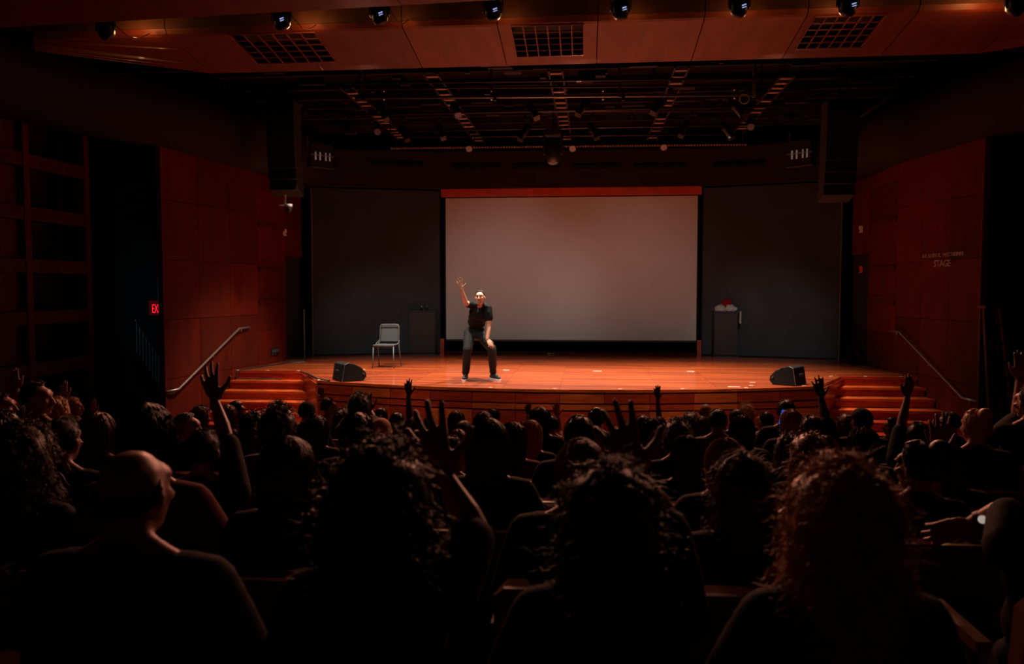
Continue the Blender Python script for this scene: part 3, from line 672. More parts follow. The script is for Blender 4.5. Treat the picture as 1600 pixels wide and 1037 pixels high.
c1 = [atz(x, y, 1.012) for x, y in ((478, 562), (440, 568), (405, 573), (380, 577))]
b = MB(); b.tube(c1+[c1[-1]+V((-.02, -.22, -.02)), c1[-1]+V((-.03, -.25, -.16)), c1[-1]+V((.25, -.27, -.155)), c1[-1]+V((.9, -.27, -.155))], .013, 6); tag(b.build('stage_cable', BLACK), 'black cable running along the left wall and down the top step', 'cable')
c2 = [atz(x, y, 1.014) for x, y in ((470, 580.5), (482, 584), (498, 592), (515, 594.5))]
b = MB(); b.tube(c2, .016, 6); tag(b.build('stage_cable', BLACK), 'black cable curving from the left steps to the left monitor', 'cable')
for a in (((1318, 566), (1340, 570)), ((1345, 570), (1372, 574)), ((455, 566), (475, 563))):
    p, q = atz(*a[0], 1.006), atz(*a[1], 1.006); c = (p+q)/2
    b = MB(); b.box((0, 0, 0), (max(.3, (q-p).length*.5), .35, .008)); tag(b.build('floor_pocket', DSTEEL, None, c, (0, 0, .5)), {1318: 'metal floor pocket nearest the right black curtain', 1345: 'metal floor pocket nearest the right wooden wall', 455: 'metal floor pocket by the left stage door'}[a[0][0]], 'floor plate')
b = MB(); q = atz(858, 552, 1.02); b.box((0, 0, 0), (.09, .08, .03)); b.box((.10, .02, .0), (.05, .05, .02)); tag(b.build('small_device', mat('device', (.12, .11, .10), .5), None, q, bevel=.006), 'small pale device on the floor under the screen', 'device')
b = MB()
q0 = at(476, 562, 18.5); q0.z = 1.0
b.cyl(q0, q0+V((0, 0, 1.15)), .018, seg=8); so2 = tag(b.build('thin_pole', DSTEEL), 'thin pole standing at the left edge of the left flat', 'pole')

# ------------------------------------------------------------------ people
dg = bpy.context.evaluated_depsgraph_get
def remesh(mb, voxel, name, m, smooth=3, fac=.5):
    me = mb.mesh('tmp'); o = bpy.data.objects.new('tmp', me); COL.objects.link(o)
    r = o.modifiers.new('r', 'REMESH'); r.mode = 'VOXEL'; r.voxel_size = voxel; r.use_smooth_shade = True
    if smooth:
        s = o.modifiers.new('s', 'SMOOTH'); s.iterations = smooth; s.factor = fac
    bpy.context.view_layer.update(); d = dg(); ev = bpy.data.meshes.new_from_object(o.evaluated_get(d)); bpy.data.objects.remove(o); bpy.data.meshes.remove(me)
    ev.name = name; ev.materials.clear(); ev.materials.append(m); ev.polygons.foreach_set('use_smooth', [True]*len(ev.polygons)); return ev
def R3(yaw=0, pitch=0, roll=0): return Matrix.Rotation(yaw, 3, 'Z') @ Matrix.Rotation(pitch, 3, 'X') @ Matrix.Rotation(roll, 3, 'Y')

def head(mb, c, R, k=1.0, fine=False):        # c = skull centre, R = orientation, face looks along local +Y
    f = lambda x, y, z: V(c)+R @ V((x, y, z))*k
    e = lambda p, r, rr=None: mb.ell(f(*p), [q*k for q in r], R @ (rr if rr is not None else Matrix.Identity(3)), 3 if fine else 2)
    e((0, -.012, .012), (.076, .092, .092)); e((0, .022, -.035), (.062, .066, .078)); e((0, .04, -.085), (.040, .040, .034))
    e((0, .060, .030), (.060, .030, .034)); e((0, .052, -.045), (.046, .040, .045))
    mb.limb([f(0, .085, .012), f(0, .102, -.022), f(0, .108, -.034)], [.009*k, .012*k, .014*k], 8)
    e((.014, .098, -.036), (.009, .010, .008)); e((-.014, .098, -.036), (.009, .010, .008))
    e((0, .088, -.060), (.022, .010, .006)); e((0, .086, -.070), (.020, .010, .006)); e((0, .075, -.098), (.020, .018, .014))
    for s in (-1, 1):
        e((s*.030, .086, .024), (.020, .010, .007)); e((s*.045, .062, -.022), (.020, .022, .016))
        e((s*.080, -.008, -.012), (.011, .021, .033), Matrix.Rotation(s*.25, 3, 'Z')); e((s*.074, .0, -.035), (.010, .012, .012))
def hand(mb, wrist, d, n, thumb, k=1.0, spread=.9, curl=.12, fr=.0092, fl=1.0):
    """wrist point, d = direction of the hand, n = palm normal (fingers curl towards it), thumb = +1/-1 side along d x n"""
    d = V(d).normalized(); n = (V(n)-d*V(n).dot(d)).normalized(); s = d.cross(n)*thumb
    P = lambda a, b_, c_: V(wrist)+(d*a+s*b_+n*c_)*k
    Rm = Matrix((s, d, n)).transposed()
    mb.ell(P(.052, 0, 0), (.037*k, .050*k, .014*k), Rm); mb.ell(P(.035, .014, .004), (.024*k, .034*k, .016*k), Rm); mb.ell(P(.07, -.002, 0), (.038*k, .026*k, .012*k), Rm)
    for j, (off, L, ang, base) in enumerate(((.030, .086, .20, .086), (.010, .097, .05, .092), (-.011, .090, -.10, .089), (-.031, .071, -.28, .078))):
        a = ang*spread; c = curl*(1+.35*j)
        L *= fl; pts = [P(base-.02, off*.9, 0)]; q = V((base, off, 0)); t = 0
        pts.append(P(*q))
        for L_, cc in ((.44, .4), (.31, 1.0), (.25, 1.5)):
            t += c*cc; q = q+V((math.cos(a)*math.cos(t), math.sin(a)*math.cos(t), math.sin(t)))*L*L_; pts.append(P(*q))
        mb.limb(pts, [fr*1.15*k, fr*1.08*k, fr*k, fr*.92*k, fr*.8*k], 8)
    a = .75*spread+.12
    q = [V((.012, .022, .004)), V((.038, .042, .010)), V((.038+.036*math.cos(a), .042+.036*math.sin(a), .016)), V((.038+.064*math.cos(a*.85), .042+.064*math.sin(a*.85), .018))]
    mb.limb([P(*x) for x in q], [fr*1.5*k, fr*1.35*k, fr*1.1*k, fr*.9*k], 8)

def ik(S, Wp, a, b_, pole):
    S, Wp = V(S), V(Wp); d = Wp-S; L = d.length; k = 1.0
    if L > (a+b_)*.985: k = L/((a+b_)*.985)
    a *= k; b_ *= k; x = (a*a-b_*b_+L*L)/(2*L); h = math.sqrt(max(a*a-x*x, .0001)); u = d.normalized(); p_ = V(pole); p_ = (p_-u*p_.dot(u)).normalized()
    return S+u*x+p_*h
SH = 1.02; HEADZ = 1.195
REST = {-1: (V((-.27, .02, .74)), V((-.11, .26, .63)), V((.55, .75, -.25)), V((0, 0, -1))), 1: (V((.27, .02, .74)), V((.11, .26, .63)), V((-.55, .75, -.25)), V((0, 0, -1)))}
def body(voxel, yaw=0, pitch=0, wide=1.0, arms=None, name='body', m=None, hk=1.0):
    """seated body, origin on the floor under the hips, facing +Y; arms: side -> (elbow, wrist, hand dir, palm normal, spread, curl)"""
    mb = MB(); w = wide; arms = arms or {}
    mb.ell((0, -.02, .56), (.165*w, .115, .12)); mb.ell((0, -.045, .72), (.145*w, .10, .16)); mb.ell((0, -.065, .88), (.165*w, .105, .15))
    mb.limb([(-.155*w, -.06, .985), (0, -.07, 1.0), (.155*w, -.06, .985)], [.055, .075, .055]); mb.ell((0, -.09, .96), (.15*w, .075, .09))
    hc = V((0, -.03, HEADZ)); R = R3(yaw, pitch)
    mb.limb([(0, -.07, 1.0), (0, -.055, 1.07), hc+R @ V((0, -.02, -.05))], [.066, .054, .054])
    for s in (-1, 1): mb.limb([(s*.03, -.065, 1.075), (s*.10*w, -.065, 1.03), (s*.15*w, -.06, 1.005)], [.035, .035, .045])
    head(mb, hc, R, hk)
    for s in (-1, 1):
        S = V((s*.178*w, -.06, .985)); a = arms.get(s)
        E_, Wp, hd_, pn, sp_, cu = a if a else (*REST[s], .5, .5)
        mb.limb([S, S.lerp(E_, .35), S.lerp(E_, .75), E_], [.058, .050, .042, .040])
        mb.limb([E_, V(E_).lerp(Wp, .3), V(E_).lerp(Wp, .7), Wp], [.041, .042, .032, .026])
        hand(mb, Wp, hd_, pn, -s, 1.22 if voxel < .007 else 1.08, sp_, cu, fr=.0094 if voxel < .007 else .0090, fl=.92 if voxel < .007 else 1.0)
    return remesh(mb, voxel, name, m or SKIN[0], 3, .45)
def shirt(voxel, wide, arms, m, sleeve=1.0):
    mb = MB(); w = wide; g = .016
    mb.ell((0, -.02, .54), (.18*w+g, .13+g, .14)); mb.ell((0, -.045, .72), (.155*w+g, .105+g, .17)); mb.ell((0, -.065, .88), (.170*w+g, .108+g, .145))
    mb.limb([(-.155*w, -.06, .985), (0, -.075, .995), (.155*w, -.06, .985)], [.06+g*.8, .062+g, .06+g*.8]); mb.ell((0, -.09, .955), (.155*w+g, .08+g, .08))
    mb.limb([(0, -.075, .99), (0, -.068, 1.045)], [.085, .068])
    for s in (-1, 1):
        S = V((s*.178*w, -.06, .985)); a = arms.get(s) if arms else None
        E_, Wp = (a[0], a[1]) if a else REST[s][:2]
        mb.limb([S, S.lerp(E_, .4), S.lerp(E_, .85 if sleeve < 1 else 1)], [.062+g*.6, .056+g, .052+g])
        if sleeve >= 1: mb.limb([E_, V(E_).lerp(Wp, .5), V(E_).lerp(Wp, .88)], [.050+g*.6, .046+g*.6, .034+g])
    return remesh(mb, voxel, 'shirt', m, 2)
SKIN = [mat('skin_%s' % n_, c, .48, sheen=.0) for n_, c in (('fair', (.38, .18, .12)), ('tan', (.26, .12, .075)), ('brown', (.11, .045, .028)))]
for s_ in SKIN:
    s_.node_tree.nodes['Principled BSDF'].inputs['Subsurface Weight'].default_value = .06; s_.node_tree.nodes['Principled BSDF'].inputs['Subsurface Radius'].default_value = (.02, .006, .003)
HAIR = {n_: mat('hair_'+n_, c, .42) for n_, c in (('black', (.012, .007, .006)), ('brown', (.055, .022, .012)), ('light', (.48, .24, .11)), ('grey', (.28, .22, .18)), ('red', (.16, .045, .018)))}
SHIRT = {n_: mat('shirt_'+n_, c, .85, sheen=.06) for n_, c in (('black', (.005, .004, .0045)), ('dark', (.018, .011, .011)), ('red', (.12, .014, .012)), ('white', (.42, .38, .36)), ('grey', (.12, .10, .10)), ('pink', (.30, .13, .12)))}
TROUS = mat('dark_trousers', (.012, .012, .015), .9)
mb = MB()
for s in (-1, 1): mb.limb([(s*.09, -.02, .50), (s*.12, .24, .51), (s*.13, .44, .49)], [.09, .08, .065]); mb.limb([(s*.13, .44, .48), (s*.13, .46, .28), (s*.13, .46, .10)], [.062, .056, .045]); mb.ell((s*.13, .52, .05), (.045, .13, .045))
TRM = mb.mesh('trousers', True); TRM.materials.append(TROUS)

# hair: a shell over the skull plus real strands ------------------------------------------------
def hair_mesh(kind, mkey, n, rad, seed=0, big=1.0):
    rnd = random.Random(seed); mb = MB(); bm = mb.bm
    cfg = dict(short=(1.0, 0, 0), crop=(.98, 0, 0), bob=(1.13, .13, .12), long=(1.10, .34, .30), straight=(1.10, .30, .26), curly=(1.22, .20, .20), bigcurly=(1.30, .30, .28), afro=(1.38, .02, .02), bald=(.955, 0, 0), bun=(1.04, 0, 0), pony=(1.03, 0, 0))[kind]
    sc, db, ds = cfg; A, B, C = .086*sc*big, .103*sc*big, .106*sc*big
    TE = PI/2+.12
    def ends(ph):       # ph = 0 back, +-pi front; returns (theta end, drop)
        f = abs(ph)/PI
        if kind in ('short', 'crop', 'bun', 'pony', 'bald'):
            te = 2.08 if f < .38 else (2.08-(f-.38)/.10*.35 if f < .48 else max(.62, 1.73-(f-.48)/.22*1.05))
            return te, 0
        if kind == 'afro': return (2.15 if f < .45 else max(.75, 2.15-(f-.45)/.2*1.4)), 0
        if f < .62: return TE, db+(ds-db)*(f/.62)
        return max(.70, TE-(f-.62)/.12*.95), 0 if f > .64 else ds*(1-(f-.62)/.02*.5)
    def P(ph, u, k=1.0):    # u in 0..1 along the lock
        te, dr = ends(ph); arc_ = te*.1; tot = arc_+dr; s = u*tot
        if s <= arc_ or dr == 0:
            th = te*min(1, s/arc_) if arc_ else 0
            return V((A*math.sin(th)*math.sin(ph), -B*math.sin(th)*math.cos(ph), C*math.cos(th)))*k+V((0, -.012, .012))
        th = te; l = s-arc_; r = 1-.10*min(1, l/.12) if kind != 'curly' and kind != 'bigcurly' else 1+.10*math.sin(min(1, l/.2)*PI)
        if kind == 'long': r = 1-.16*math.sin(min(1, l/.16)*PI/2)+.28*max(0, l-.12)/.2
        base = V((A*math.sin(th)*math.sin(ph)*r, -B*math.sin(th)*math.cos(ph)*(1 if kind in ('straight', 'bob') else r), C*math.cos(th)))*k
        return base+V((0, -.012-.03*l, .012-l))
    NU, NV = 40, 18; grid = []
    mn = .80 if kind == 'bald' else 0
    for i in range(NU):
        ph = -PI+2*PI*i/NU; row = []
        for j in range(NV+1):
            u = mn+(1-mn)*j/NV; q = P(ph, u, .985 if mn == 0 else 1.0)
            am = {'curly': .010, 'bigcurly': .014, 'afro': .008, 'short': .002}.get(kind, .003)
            q += q.normalized()*noise.noise(q*28+V((seed, 0, 0)))*am*1.6; row.append(bm.verts.new(q))
        grid.append(row)
    for i in range(NU):
        a, c = grid[i], grid[(i+1) % NU]
        if kind == 'bald' and abs(-PI+2*PI*(i+.5)/NU) > PI*.52: continue
        for j in range(NV): bm.faces.new((a[j], c[j], c[j+1], a[j+1]))
    bot = bm.verts.new((0, -.02, min(-.02, grid[0][-1].co.z*.6)))
    for i in range(NU if kind != 'bald' else 0): bm.faces.new((grid[i][-1], grid[(i+1) % NU][-1], bot))
    bmesh.ops.remove_doubles(bm, verts=[r[0] for r in grid], dist=.004)
    if kind == 'bun': mb.ell((0, -.10, .10), (.045, .045, .042), sub=3)
    if kind == 'pony': mb.limb([(0, -.12, .04), (0, -.16, .0), (0, -.155, -.12), (0, -.14, -.24)], [.025, .032, .03, .012])
    # strands
    for s_ in range(n):
        ph = rnd.uniform(-PI, PI)
        if kind in ('long', 'straight', 'bob'):
            ph *= .66; u0 = rnd.uniform(.0, .35); u1 = rnd.uniform(.9, 1.03); kk = 1+abs(rnd.gauss(0, .018)); wv = rnd.uniform(.001, .006) if kind == 'long' else rnd.uniform(0, .002); f0 = rnd.uniform(0, 6)
            pts = []
            for i in range(9):
                u = u0+(u1-u0)*i/8; q = P(ph+.05*math.sin(f0+u*3), min(u, .999), kk)
                if u > .999: q.z -= (u-1)*.4
                q += V((math.sin(u*22+f0), math.cos(u*18+f0), 0))*wv*(u); pts.append(q)
        elif kind in ('curly', 'bigcurly', 'afro'):
            u = rnd.uniform(.0, 1.0); q = P(ph, u, 1.0); nn = V((q.x, q.y, max(q.z, -.0))).normalized(); L = rnd.uniform(.03, .085) if kind != 'afro' else rnd.uniform(.02, .04)
            dn = (V((0, 0, -1))*.9+nn*.35+V([rnd.gauss(0, .35) for _ in range(3)])).normalized() if kind != 'afro' else (nn+V([rnd.gauss(0, .3) for _ in range(3)])).normalized()
            a_ = dn.orthogonal().normalized(); c_ = dn.cross(a_); cr = rnd.uniform(.005, .012); f0 = rnd.uniform(0, 6); q = q+nn*rnd.uniform(-.004, .012); pts = []
            for i in range(8):
                t = i/7; pts.append(q+dn*L*t+(a_*math.cos(f0+t*8)+c_*math.sin(f0+t*8))*cr*(.4+t*.6))
        else:
            if kind == 'bald': ph *= .5
            u = rnd.uniform(mn, .95); te = ends(ph)[0]; q = P(ph, u); q2 = P(ph+rnd.gauss(0, .12), min(1, u+.2)); nn = (q-V((0, 0, 0))).normalized(); li = rnd.uniform(.002, .010) if kind == 'short' else .003
            pts = [q-nn*.002, q.lerp(q2, .35)+nn*li*.8, q.lerp(q2, .7)+nn*li, q2+nn*li*.8]
        r_ = rad*rnd.uniform(.7, 1.3); mb.tube(pts, [r_*(1-.75*i/(len(pts)-1)) for i in range(len(pts))], 3, cap=False)
    me = mb.mesh('hair', True, recalc=False); me.materials.append(HAIR[mkey]); return me
_hc = {}
def get_hair(kind, mkey, near):
    k = (kind, mkey, near)
    if k not in _hc:
        n = {'curly': 1500, 'bigcurly': 2600, 'afro': 1800, 'bald': 300, 'crop': 700, 'short': 1300}.get(kind, 1300) if near else {'curly': 420, 'bigcurly': 600, 'afro': 420, 'bald': 120, 'short': 360}.get(kind, 320)
        _hc[k] = hair_mesh(kind, mkey, n, .0011 if near else .0022, seed=len(_hc)+1)
    return _hc[k]
def cap_mesh(kind):
    mb = MB(); mb.ell((0, -.012, .03), (.092, .110, .100), sub=3)
    geom = [v for v in mb.bm.verts if v.co.z < (-.0 if kind == 'beanie' else .03)]
    for v in geom: v.co.z = max(v.co.z, -.0 if kind == 'beanie' else .03)
    if kind == 'beanie': mb.tube([V((.094*math.sin(a), -.012-.112*math.cos(a), .004)) for a in [2*PI*i/24 for i in range(25)]], .010, 6)
    else:
        mb.slab([(.075*math.sin(a)*1.0, .07+.09*math.cos(a)) for a in [-PI/2+PI*i/10 for i in range(11)]], .028, .036)
    return mb
seat_proto = None

# seats ---------------------------------------------------------------------------------------
SEATF = mat('seat_fabric', (.10, .014, .012), .9, sheen=.2); SEATW = mat('seat_wood', (.10, .030, .014), .4, coat=.3)
def make_seat():
    r = empty('theatre_seat'); L = 'dark red upholstered auditorium seat with a thin wooden top edge'
    tag(r, L, 'seat', 'auditorium seats in curved rows')
    b = MB(); b.prism([(-.245, .34), (.245, .34), (.245, .80), (.215, .83), (-.215, .83), (-.245, .80)], .07, Matrix.Translation(V((0, -.27, 0))) @ Matrix.Rotation(.12, 4, 'X')); b.build('backrest', SEATF, r)
    b = MB(); b.prism([(-.25, .30), (.25, .30), (.25, .82), (.22, .845), (-.22, .845), (-.25, .82)], .016, Matrix.Translation(V((0, -.30, 0))) @ Matrix.Rotation(.12, 4, 'X')); b.build('back_shell', SEATW, r)
    b = MB(); b.box((0, .06, .41), (.47, .46, .10)); b.build('seat_cushion', SEATF, r)
    for s in (-1, 1):
        b = MB(); b.box((s*.262, .0, .62), (.045, .34, .035)); b.build('armrest', SEATW, r)
        b = MB(); b.box((s*.262, -.04, .31), (.03, .16, .60)); b.build('leg', SATIN, r)
    return r
seat0 = make_seat(); used_seat = [False]
def place_seat(x, y, lab=None):
    o = seat0 if not used_seat[0] else copy_tree(seat0); used_seat[0] = True
    o.location = (x, y, fz(y)+.002)
    if lab: o['label'] = lab

# table of the audience: px, top py, head width px, hair, hair colour, shirt, head yaw (deg, + = to the left), skin, arms, label
# arms: list of (side, hand px, hand py, elbow px, elbow py, spread, palm to camera)
AUD = [
 (220, 688, 116, 'bald', 'black', 'black', -12, 0, [], 'large bald man nearest the camera on the left, rim lit on the crown'),
 (597, 684, 176, 'bigcurly', 'black', 'black', 0, 1, [(1, 680, 718, 742, 830, 1.2, 0)], 'nearest person with broad curly dark hair raising a big blurred right hand'),
 (953, 716, 170, 'curly', 'black', 'black', 0, 1, [(1, 978, 716, 1036, 808, 1.15, 0)], 'nearest person in the middle with dark wavy hair raising a big blurred hand'),
 (1312, 706, 168, 'bigcurly', 'light', 'black', 0, 0, [], 'nearest woman with large light curly hair glowing at its left edge'),
 (455, 681, 100, 'straight', 'brown', 'black', 0, 0, [], 'person with straight dark brown hair just left of the broad curly head'),
 (908, 684, 84, 'short', 'grey', 'dark', 0, 0, [], 'grey short haired man right behind the middle curly head'),
 (38, 654, 112, 'bigcurly', 'brown', 'black', -10, 0, [], 'woman with large wavy brown hair at the far left edge'),
 (1158, 698, 90, 'curly', 'brown', 'black', 0, 0, [], 'woman with medium wavy dark hair right of the middle'),
 (238, 625, 82, 'straight', 'black', 'red', 0, 0, [], 'tall long haired person in a dark red top behind the bald man'),
 (1430, 687, 66, 'bun', 'black', 'black', 35, 1, [(1, 1468, 695, 1448, 850, .5, 0)], 'dark haired person turned left with a thin raised arm at the lower right'),
 (763, 653, 70, 'straight', 'brown', 'black', 0, 0, [], 'woman with smooth rounded brown hair below the performer, centre'),
 (1264, 673, 66, 'curly', 'red', 'black', 0, 0, [], 'reddish curly haired person left of the large light curls'),
 (1131, 680, 60, 'bob', 'light', 'dark', 10, 0, [], 'light bobbed woman right of the long dark haired one'),
 (1345, 666, 60, 'long', 'black', 'black', 20, 1, [], 'long dark haired person above the large light curls'),
 (158, 643, 54, 'long', 'red', 'black', -10, 0, [], 'woman with shoulder length reddish hair left of the bald man'),
 (905, 648, 54, 'short', 'black', 'black', 0, 2, [], 'broad dark head in front of the stage ledge, centre right'),
 (437, 628, 58, 'afro', 'black', 'grey', 0, 1, [], 'wide dark curly head below the left stage steps'),
 (398, 640, 46, 'curly', 'black', 'dark', 10, 1, [], 'dark curly head left of the wide curly one'),
 (1072, 678, 50, 'straight', 'brown', 'black', 0, 0, [], 'long straight haired woman centre right with warm rim'),
 (802, 659, 46, 'straight', 'black', 'red', 0, 0, [], 'long haired woman right of the smooth rounded head'),
 (497, 649, 44, 'long', 'black', 'dark', 0, 1, [], 'long dark haired person left of the spread hand'),
 (560, 644, 54, 'long', 'black', 'dark', 0, 1, [(-1, 556, 690, 575, 760, 1.0, 0)], 'dark haired person holding up a widely spread left hand'),
 (322, 668, 44, 'short', 'black', 'dark', 0, 1, [(1, 331, 612, 352, 680, 1.0, 0)], 'dark person on the left with a tall raised arm before the wall'),
 (296, 643, 36, 'crop', 'grey', 'black', -70, 0, [], 'bearded man in profile facing right beside the tall raised arm'),
 (1120, 638, 37, 'short', 'black', 'grey', 0, 1, [], 'short dark haired man with ears showing, right of centre'),
 (1158, 648, 39, 'straight', 'black', 'black', 0, 0, [], 'dark straight haired head right of the short haired man'),
 (1096, 650, 32, 'long', 'brown', 'black', 0, 0, [], 'long haired woman left of the short haired man'),
 (1078, 641, 28, 'curly', 'black', 'black', 0, 2, [], 'dark narrow head further left of the short haired man'),
 (1102, 628, 22, 'bald', 'grey', 'grey', 0, 0, [], 'grey balding man in front of the stage ledge on the right'),
 (1165, 627, 26, 'afro', 'light', 'grey', 0, 0, [], 'light curly head close to the stage on the right'),
 (1150, 638, 26, 'short', 'black', 'black', 0, 1, [], 'small dark head under the light curly one'),
 (1194, 642, 26, 'short', 'black', 'white', 40, 0, [], 'short haired person in a white shirt beside the blue phone'),
 (1227, 623, 28, 'short', 'black', 'black', 0, 1, [], 'messy dark head closest to the right monitor'),
 (1234, 638, 34, 'long', 'light', 'dark', 30, 0, [], 'long light haired person right of the blue phone'),
 (1266, 648, 40, 'short', 'black', 'black', 0, 2, [(1, 1280, 612, 1290, 652, .8, 0)], 'dark person on the right raising an arm before the steps'),
 (1229, 672, 40, 'curly', 'black', 'black', 0, 1, [], 'dark curly haired person left of the reddish curly one'),
 (1320, 644, 28, 'curly', 'brown', 'black', 30, 0, [], 'brown curly head left of the flat cap'),
 (1344, 636, 36, 'cap', 'black', 'dark', 20, 0, [], 'person in a dark cap before the right steps'),
 (1392, 650, 22, 'long', 'black', 'black', 75, 0, [], 'person in left profile between the cap and the bent raised arm'),
 (1432, 658, 38, 'short', 'black', 'black', 0, 1, [(-1, 1420, 610, 1408, 665, .25, 0)], 'person on the right with a bent wrist raised before the wall'),
 (1481, 642, 38, 'crop', 'black', 'dark', 60, 0, [], 'cropped man with glasses in left profile at the right'),
 (1521, 636, 42, 'bun', 'light', 'black', 10, 0, [], 'person with messy light streaked hair at the right wall'),
 (1574, 652, 38, 'long', 'black', 'black', 70, 0, [(-1, 1562, 700, 1545, 745, .4, 0)], 'dark long haired person in left profile with folded hands at the far right'),
 (1640, 700, 150, 'long', 'black', 'black', 20, 0, [(-1, 1500, 822, 1575, 795, .2, 0)], 'person leaning in at the right edge with a white watch'),
 (1606, 600, 40, 'short', 'black', 'black', 20, 0, [(-1, 1594, 580, 1590, 655, .3, 0)], 'person at the right border lifting a forearm'),
 (8, 612, 30, 'short', 'black', 'black', -70, 0, [(1, 24, 600, 34, 640, .3, 0)], 'person in right profile at the far left edge with a bent arm'),
 (62, 593, 36, 'short', 'brown', 'grey', -75, 0, [], 'dark haired man in right profile high on the far left'),
 (92, 618, 36, 'curly', 'light', 'black', -40, 0, [(1, 100, 616, 104, 650, .3, 0)], 'light curly haired woman on the far left with a hand up'),
 (118, 619, 24, 'bob', 'light', 'white', -70, 0, [(1, 146, 640, 150, 668, .3, 0)], 'blonde woman with glasses in right profile clapping on the left'),
 (14, 640, 44, 'short', 'black', 'black', 0, 1, [], 'dark head at the left border under the bent arm'),
 (104, 650, 44, 'short', 'black', 'black', 0, 1, [], 'dark rounded head left of the reddish haired woman'),
 (316, 631, 30, 'curly', 'brown', 'grey', -40, 0, [], 'person with loosely braided hair behind the bearded man'),
 (358, 631, 30, 'long', 'red', 'red', -10, 0, [], 'reddish long haired person right of the tall raised arm'),
 (373, 625, 24, 'bob', 'black', 'black', -70, 0, [], 'dark bobbed head in right profile before the left steps'),
 (481, 625, 28, 'beanie', 'black', 'dark', 0, 1, [], 'person in a dark knit cap under the left steps'),
 (516, 621, 22, 'short', 'black', 'white', -70, 0, [(-1, 503, 617, 522, 652, .6, 0)], 'person in a white sleeve raising a hand by the left stage corner'),
 (563, 610, 22, 'afro', 'black', 'grey', 0, 2, [(-1, 554, 634, 548, 655, .7, 0), (1, 576, 634, 582, 655, .7, 0)], 'small dark round head with both palms up near the left monitor'),
 (536, 636, 28, 'curly', 'black', 'black', 0, 1, [], 'dark head below the white sleeved arm'),
 (585, 638, 26, 'beanie2', 'black', 'black', 0, 1, [], 'person in a reddish knit cap left of centre'),
 (597, 651, 34, 'beanie3', 'black', 'dark', 0, 1, [], 'person in a pale knit cap left of centre'),
 (597, 635, 20, 'short', 'black', 'black', 0, 2, [], 'small dark head behind the two knit caps'),
 (622, 643, 28, 'short', 'black', 'dark', 0, 2, [(1, 638, 610, 640, 655, .6, 0)], 'dark person left of centre with a straight raised arm'),
 (646, 651, 30, 'long', 'brown', 'black', 0, 0, [], 'brown haired head behind the big blurred hand'),
 (714, 641, 28, 'straight', 'brown', 'dark', 0, 0, [], 'narrow long haired head below the left shoe of the performer'),
 (726, 657, 30, 'bob', 'brown', 'black', -15, 0, [], 'small bobbed head below the narrow long haired one'),
 (716, 668, 32, 'bob', 'red', 'black', 0, 0, [], 'reddish bobbed head left of the smooth rounded one'),
 (708, 679, 42, 'short', 'brown', 'red', -60, 0, [], 'man in right profile with a dark red shoulder right of the big hand'),
 (756, 642, 32, 'long', 'brown', 'black', 0, 0, [], 'wavy haired head above the smooth rounded one'),
 (772, 637, 20, 'short', 'black', 'black', 0, 2, [], 'small dark head closest to the stage, below the right shoe'),
 (799, 658, 26, 'long', 'brown', 'black', 0, 0, [], 'narrow haired head right of the small dark one'),
 (830, 655, 36, 'straight', 'light', 'dark', 0, 0, [], 'light straight haired woman below a raised hand, centre'),
 (845, 635, 34, 'long', 'black', 'black', -10, 0, [], 'tall dark long haired head at the centre'),
 (820, 657, 20, 'short', 'black', 'black', 0, 2, [(1, 825, 643, 826, 660, .8, 0)], 'person behind the light haired woman raising an open hand'),
 (862, 648, 24, 'short', 'black', 'pink', 0, 0, [(1, 869, 643, 872, 680, .9, 0)], 'person in a pinkish knit sleeve raising an open hand at the centre'),
 (932, 636, 28, 'bun', 'black', 'black', 0, 2, [], 'patterned dark wrapped hair close to the stage, centre right'),
 (928, 668, 42, 'short', 'light', 'dark', 0, 0, [], 'light spiky haired head above the grey haired man'),
 (1030, 650, 24, 'short', 'black', 'black', 0, 2, [(1, 1027, 617, 1029, 655, .6, 0)], 'dark person right of centre with a straight thin raised arm'),
 (1018, 652, 36, 'long', 'black', 'black', 0, 1, [], 'dark haired head with a beaded veil edge right of the blurred hand'),
 (1004, 647, 18, 'short', 'black', 'black', 0, 2, [], 'tiny dark head beside the thin raised arm'),
 (1057, 650, 20, 'afro', 'brown', 'black', 0, 0, [], 'small brown curly head between the thin arm and the stage'),
 (1030, 671, 38, 'long', 'red', 'black', 0, 0, [], 'reddish haired woman left of the long straight haired one'),
 (672, 650, 26, 'short', 'black', 'black', 0, 1, [], 'dark head hidden behind the fingers of the blurred hand'),
 (985, 655, 28, 'short', 'black', 'black', 0, 1, [], 'dark head behind the fingers of the middle blurred hand'),
 (1215, 662, 26, 'long', 'black', 'dark', 0, 1, [], 'dark long haired head under the blue phone'),
 (1292, 655, 26, 'long', 'brown', 'black', 0, 1, [], 'brown haired head right of the raised arm before the steps'),
 (655, 668, 32, 'short', 'black', 'black', 0, 1, [], 'dark head behind the blurred wrist left of centre'),
 (1545, 668, 40, 'long', 'black', 'black', 10, 0, [], 'long dark haired head left of the far right profile'),
 (1480, 690, 50, 'long', 'black', 'black', 0, 1, [(-1, 1466, 690, 1450, 745, .6, 0)], 'dark person at lower right holding up a wide open hand'),
]
W0 = dict(bald=.158, short=.172, crop=.168, bob=.195, long=.190, straight=.190, curly=.215, bigcurly=.235, afro=.235, bun=.18, cap=.185, beanie=.185, beanie2=.185, beanie3=.185)
SCL = dict(bald=.955, short=1.0, crop=.98, bob=1.13, long=1.10, straight=1.10, curly=1.22, bigcurly=1.30, afro=1.38, bun=1.04, cap=1.05, beanie=1.1, beanie2=1.1, beanie3=1.1)
def toph(kind): return HEADZ+.012+max(.098, .106*SCL[kind])+(.016 if kind in ('curly', 'bigcurly', 'afro') else .004)
rows = {k: [] for k in range(len(ROWS))}
order = sorted(range(len(AUD)), key=lambda i: -AUD[i][2])
PL = {}
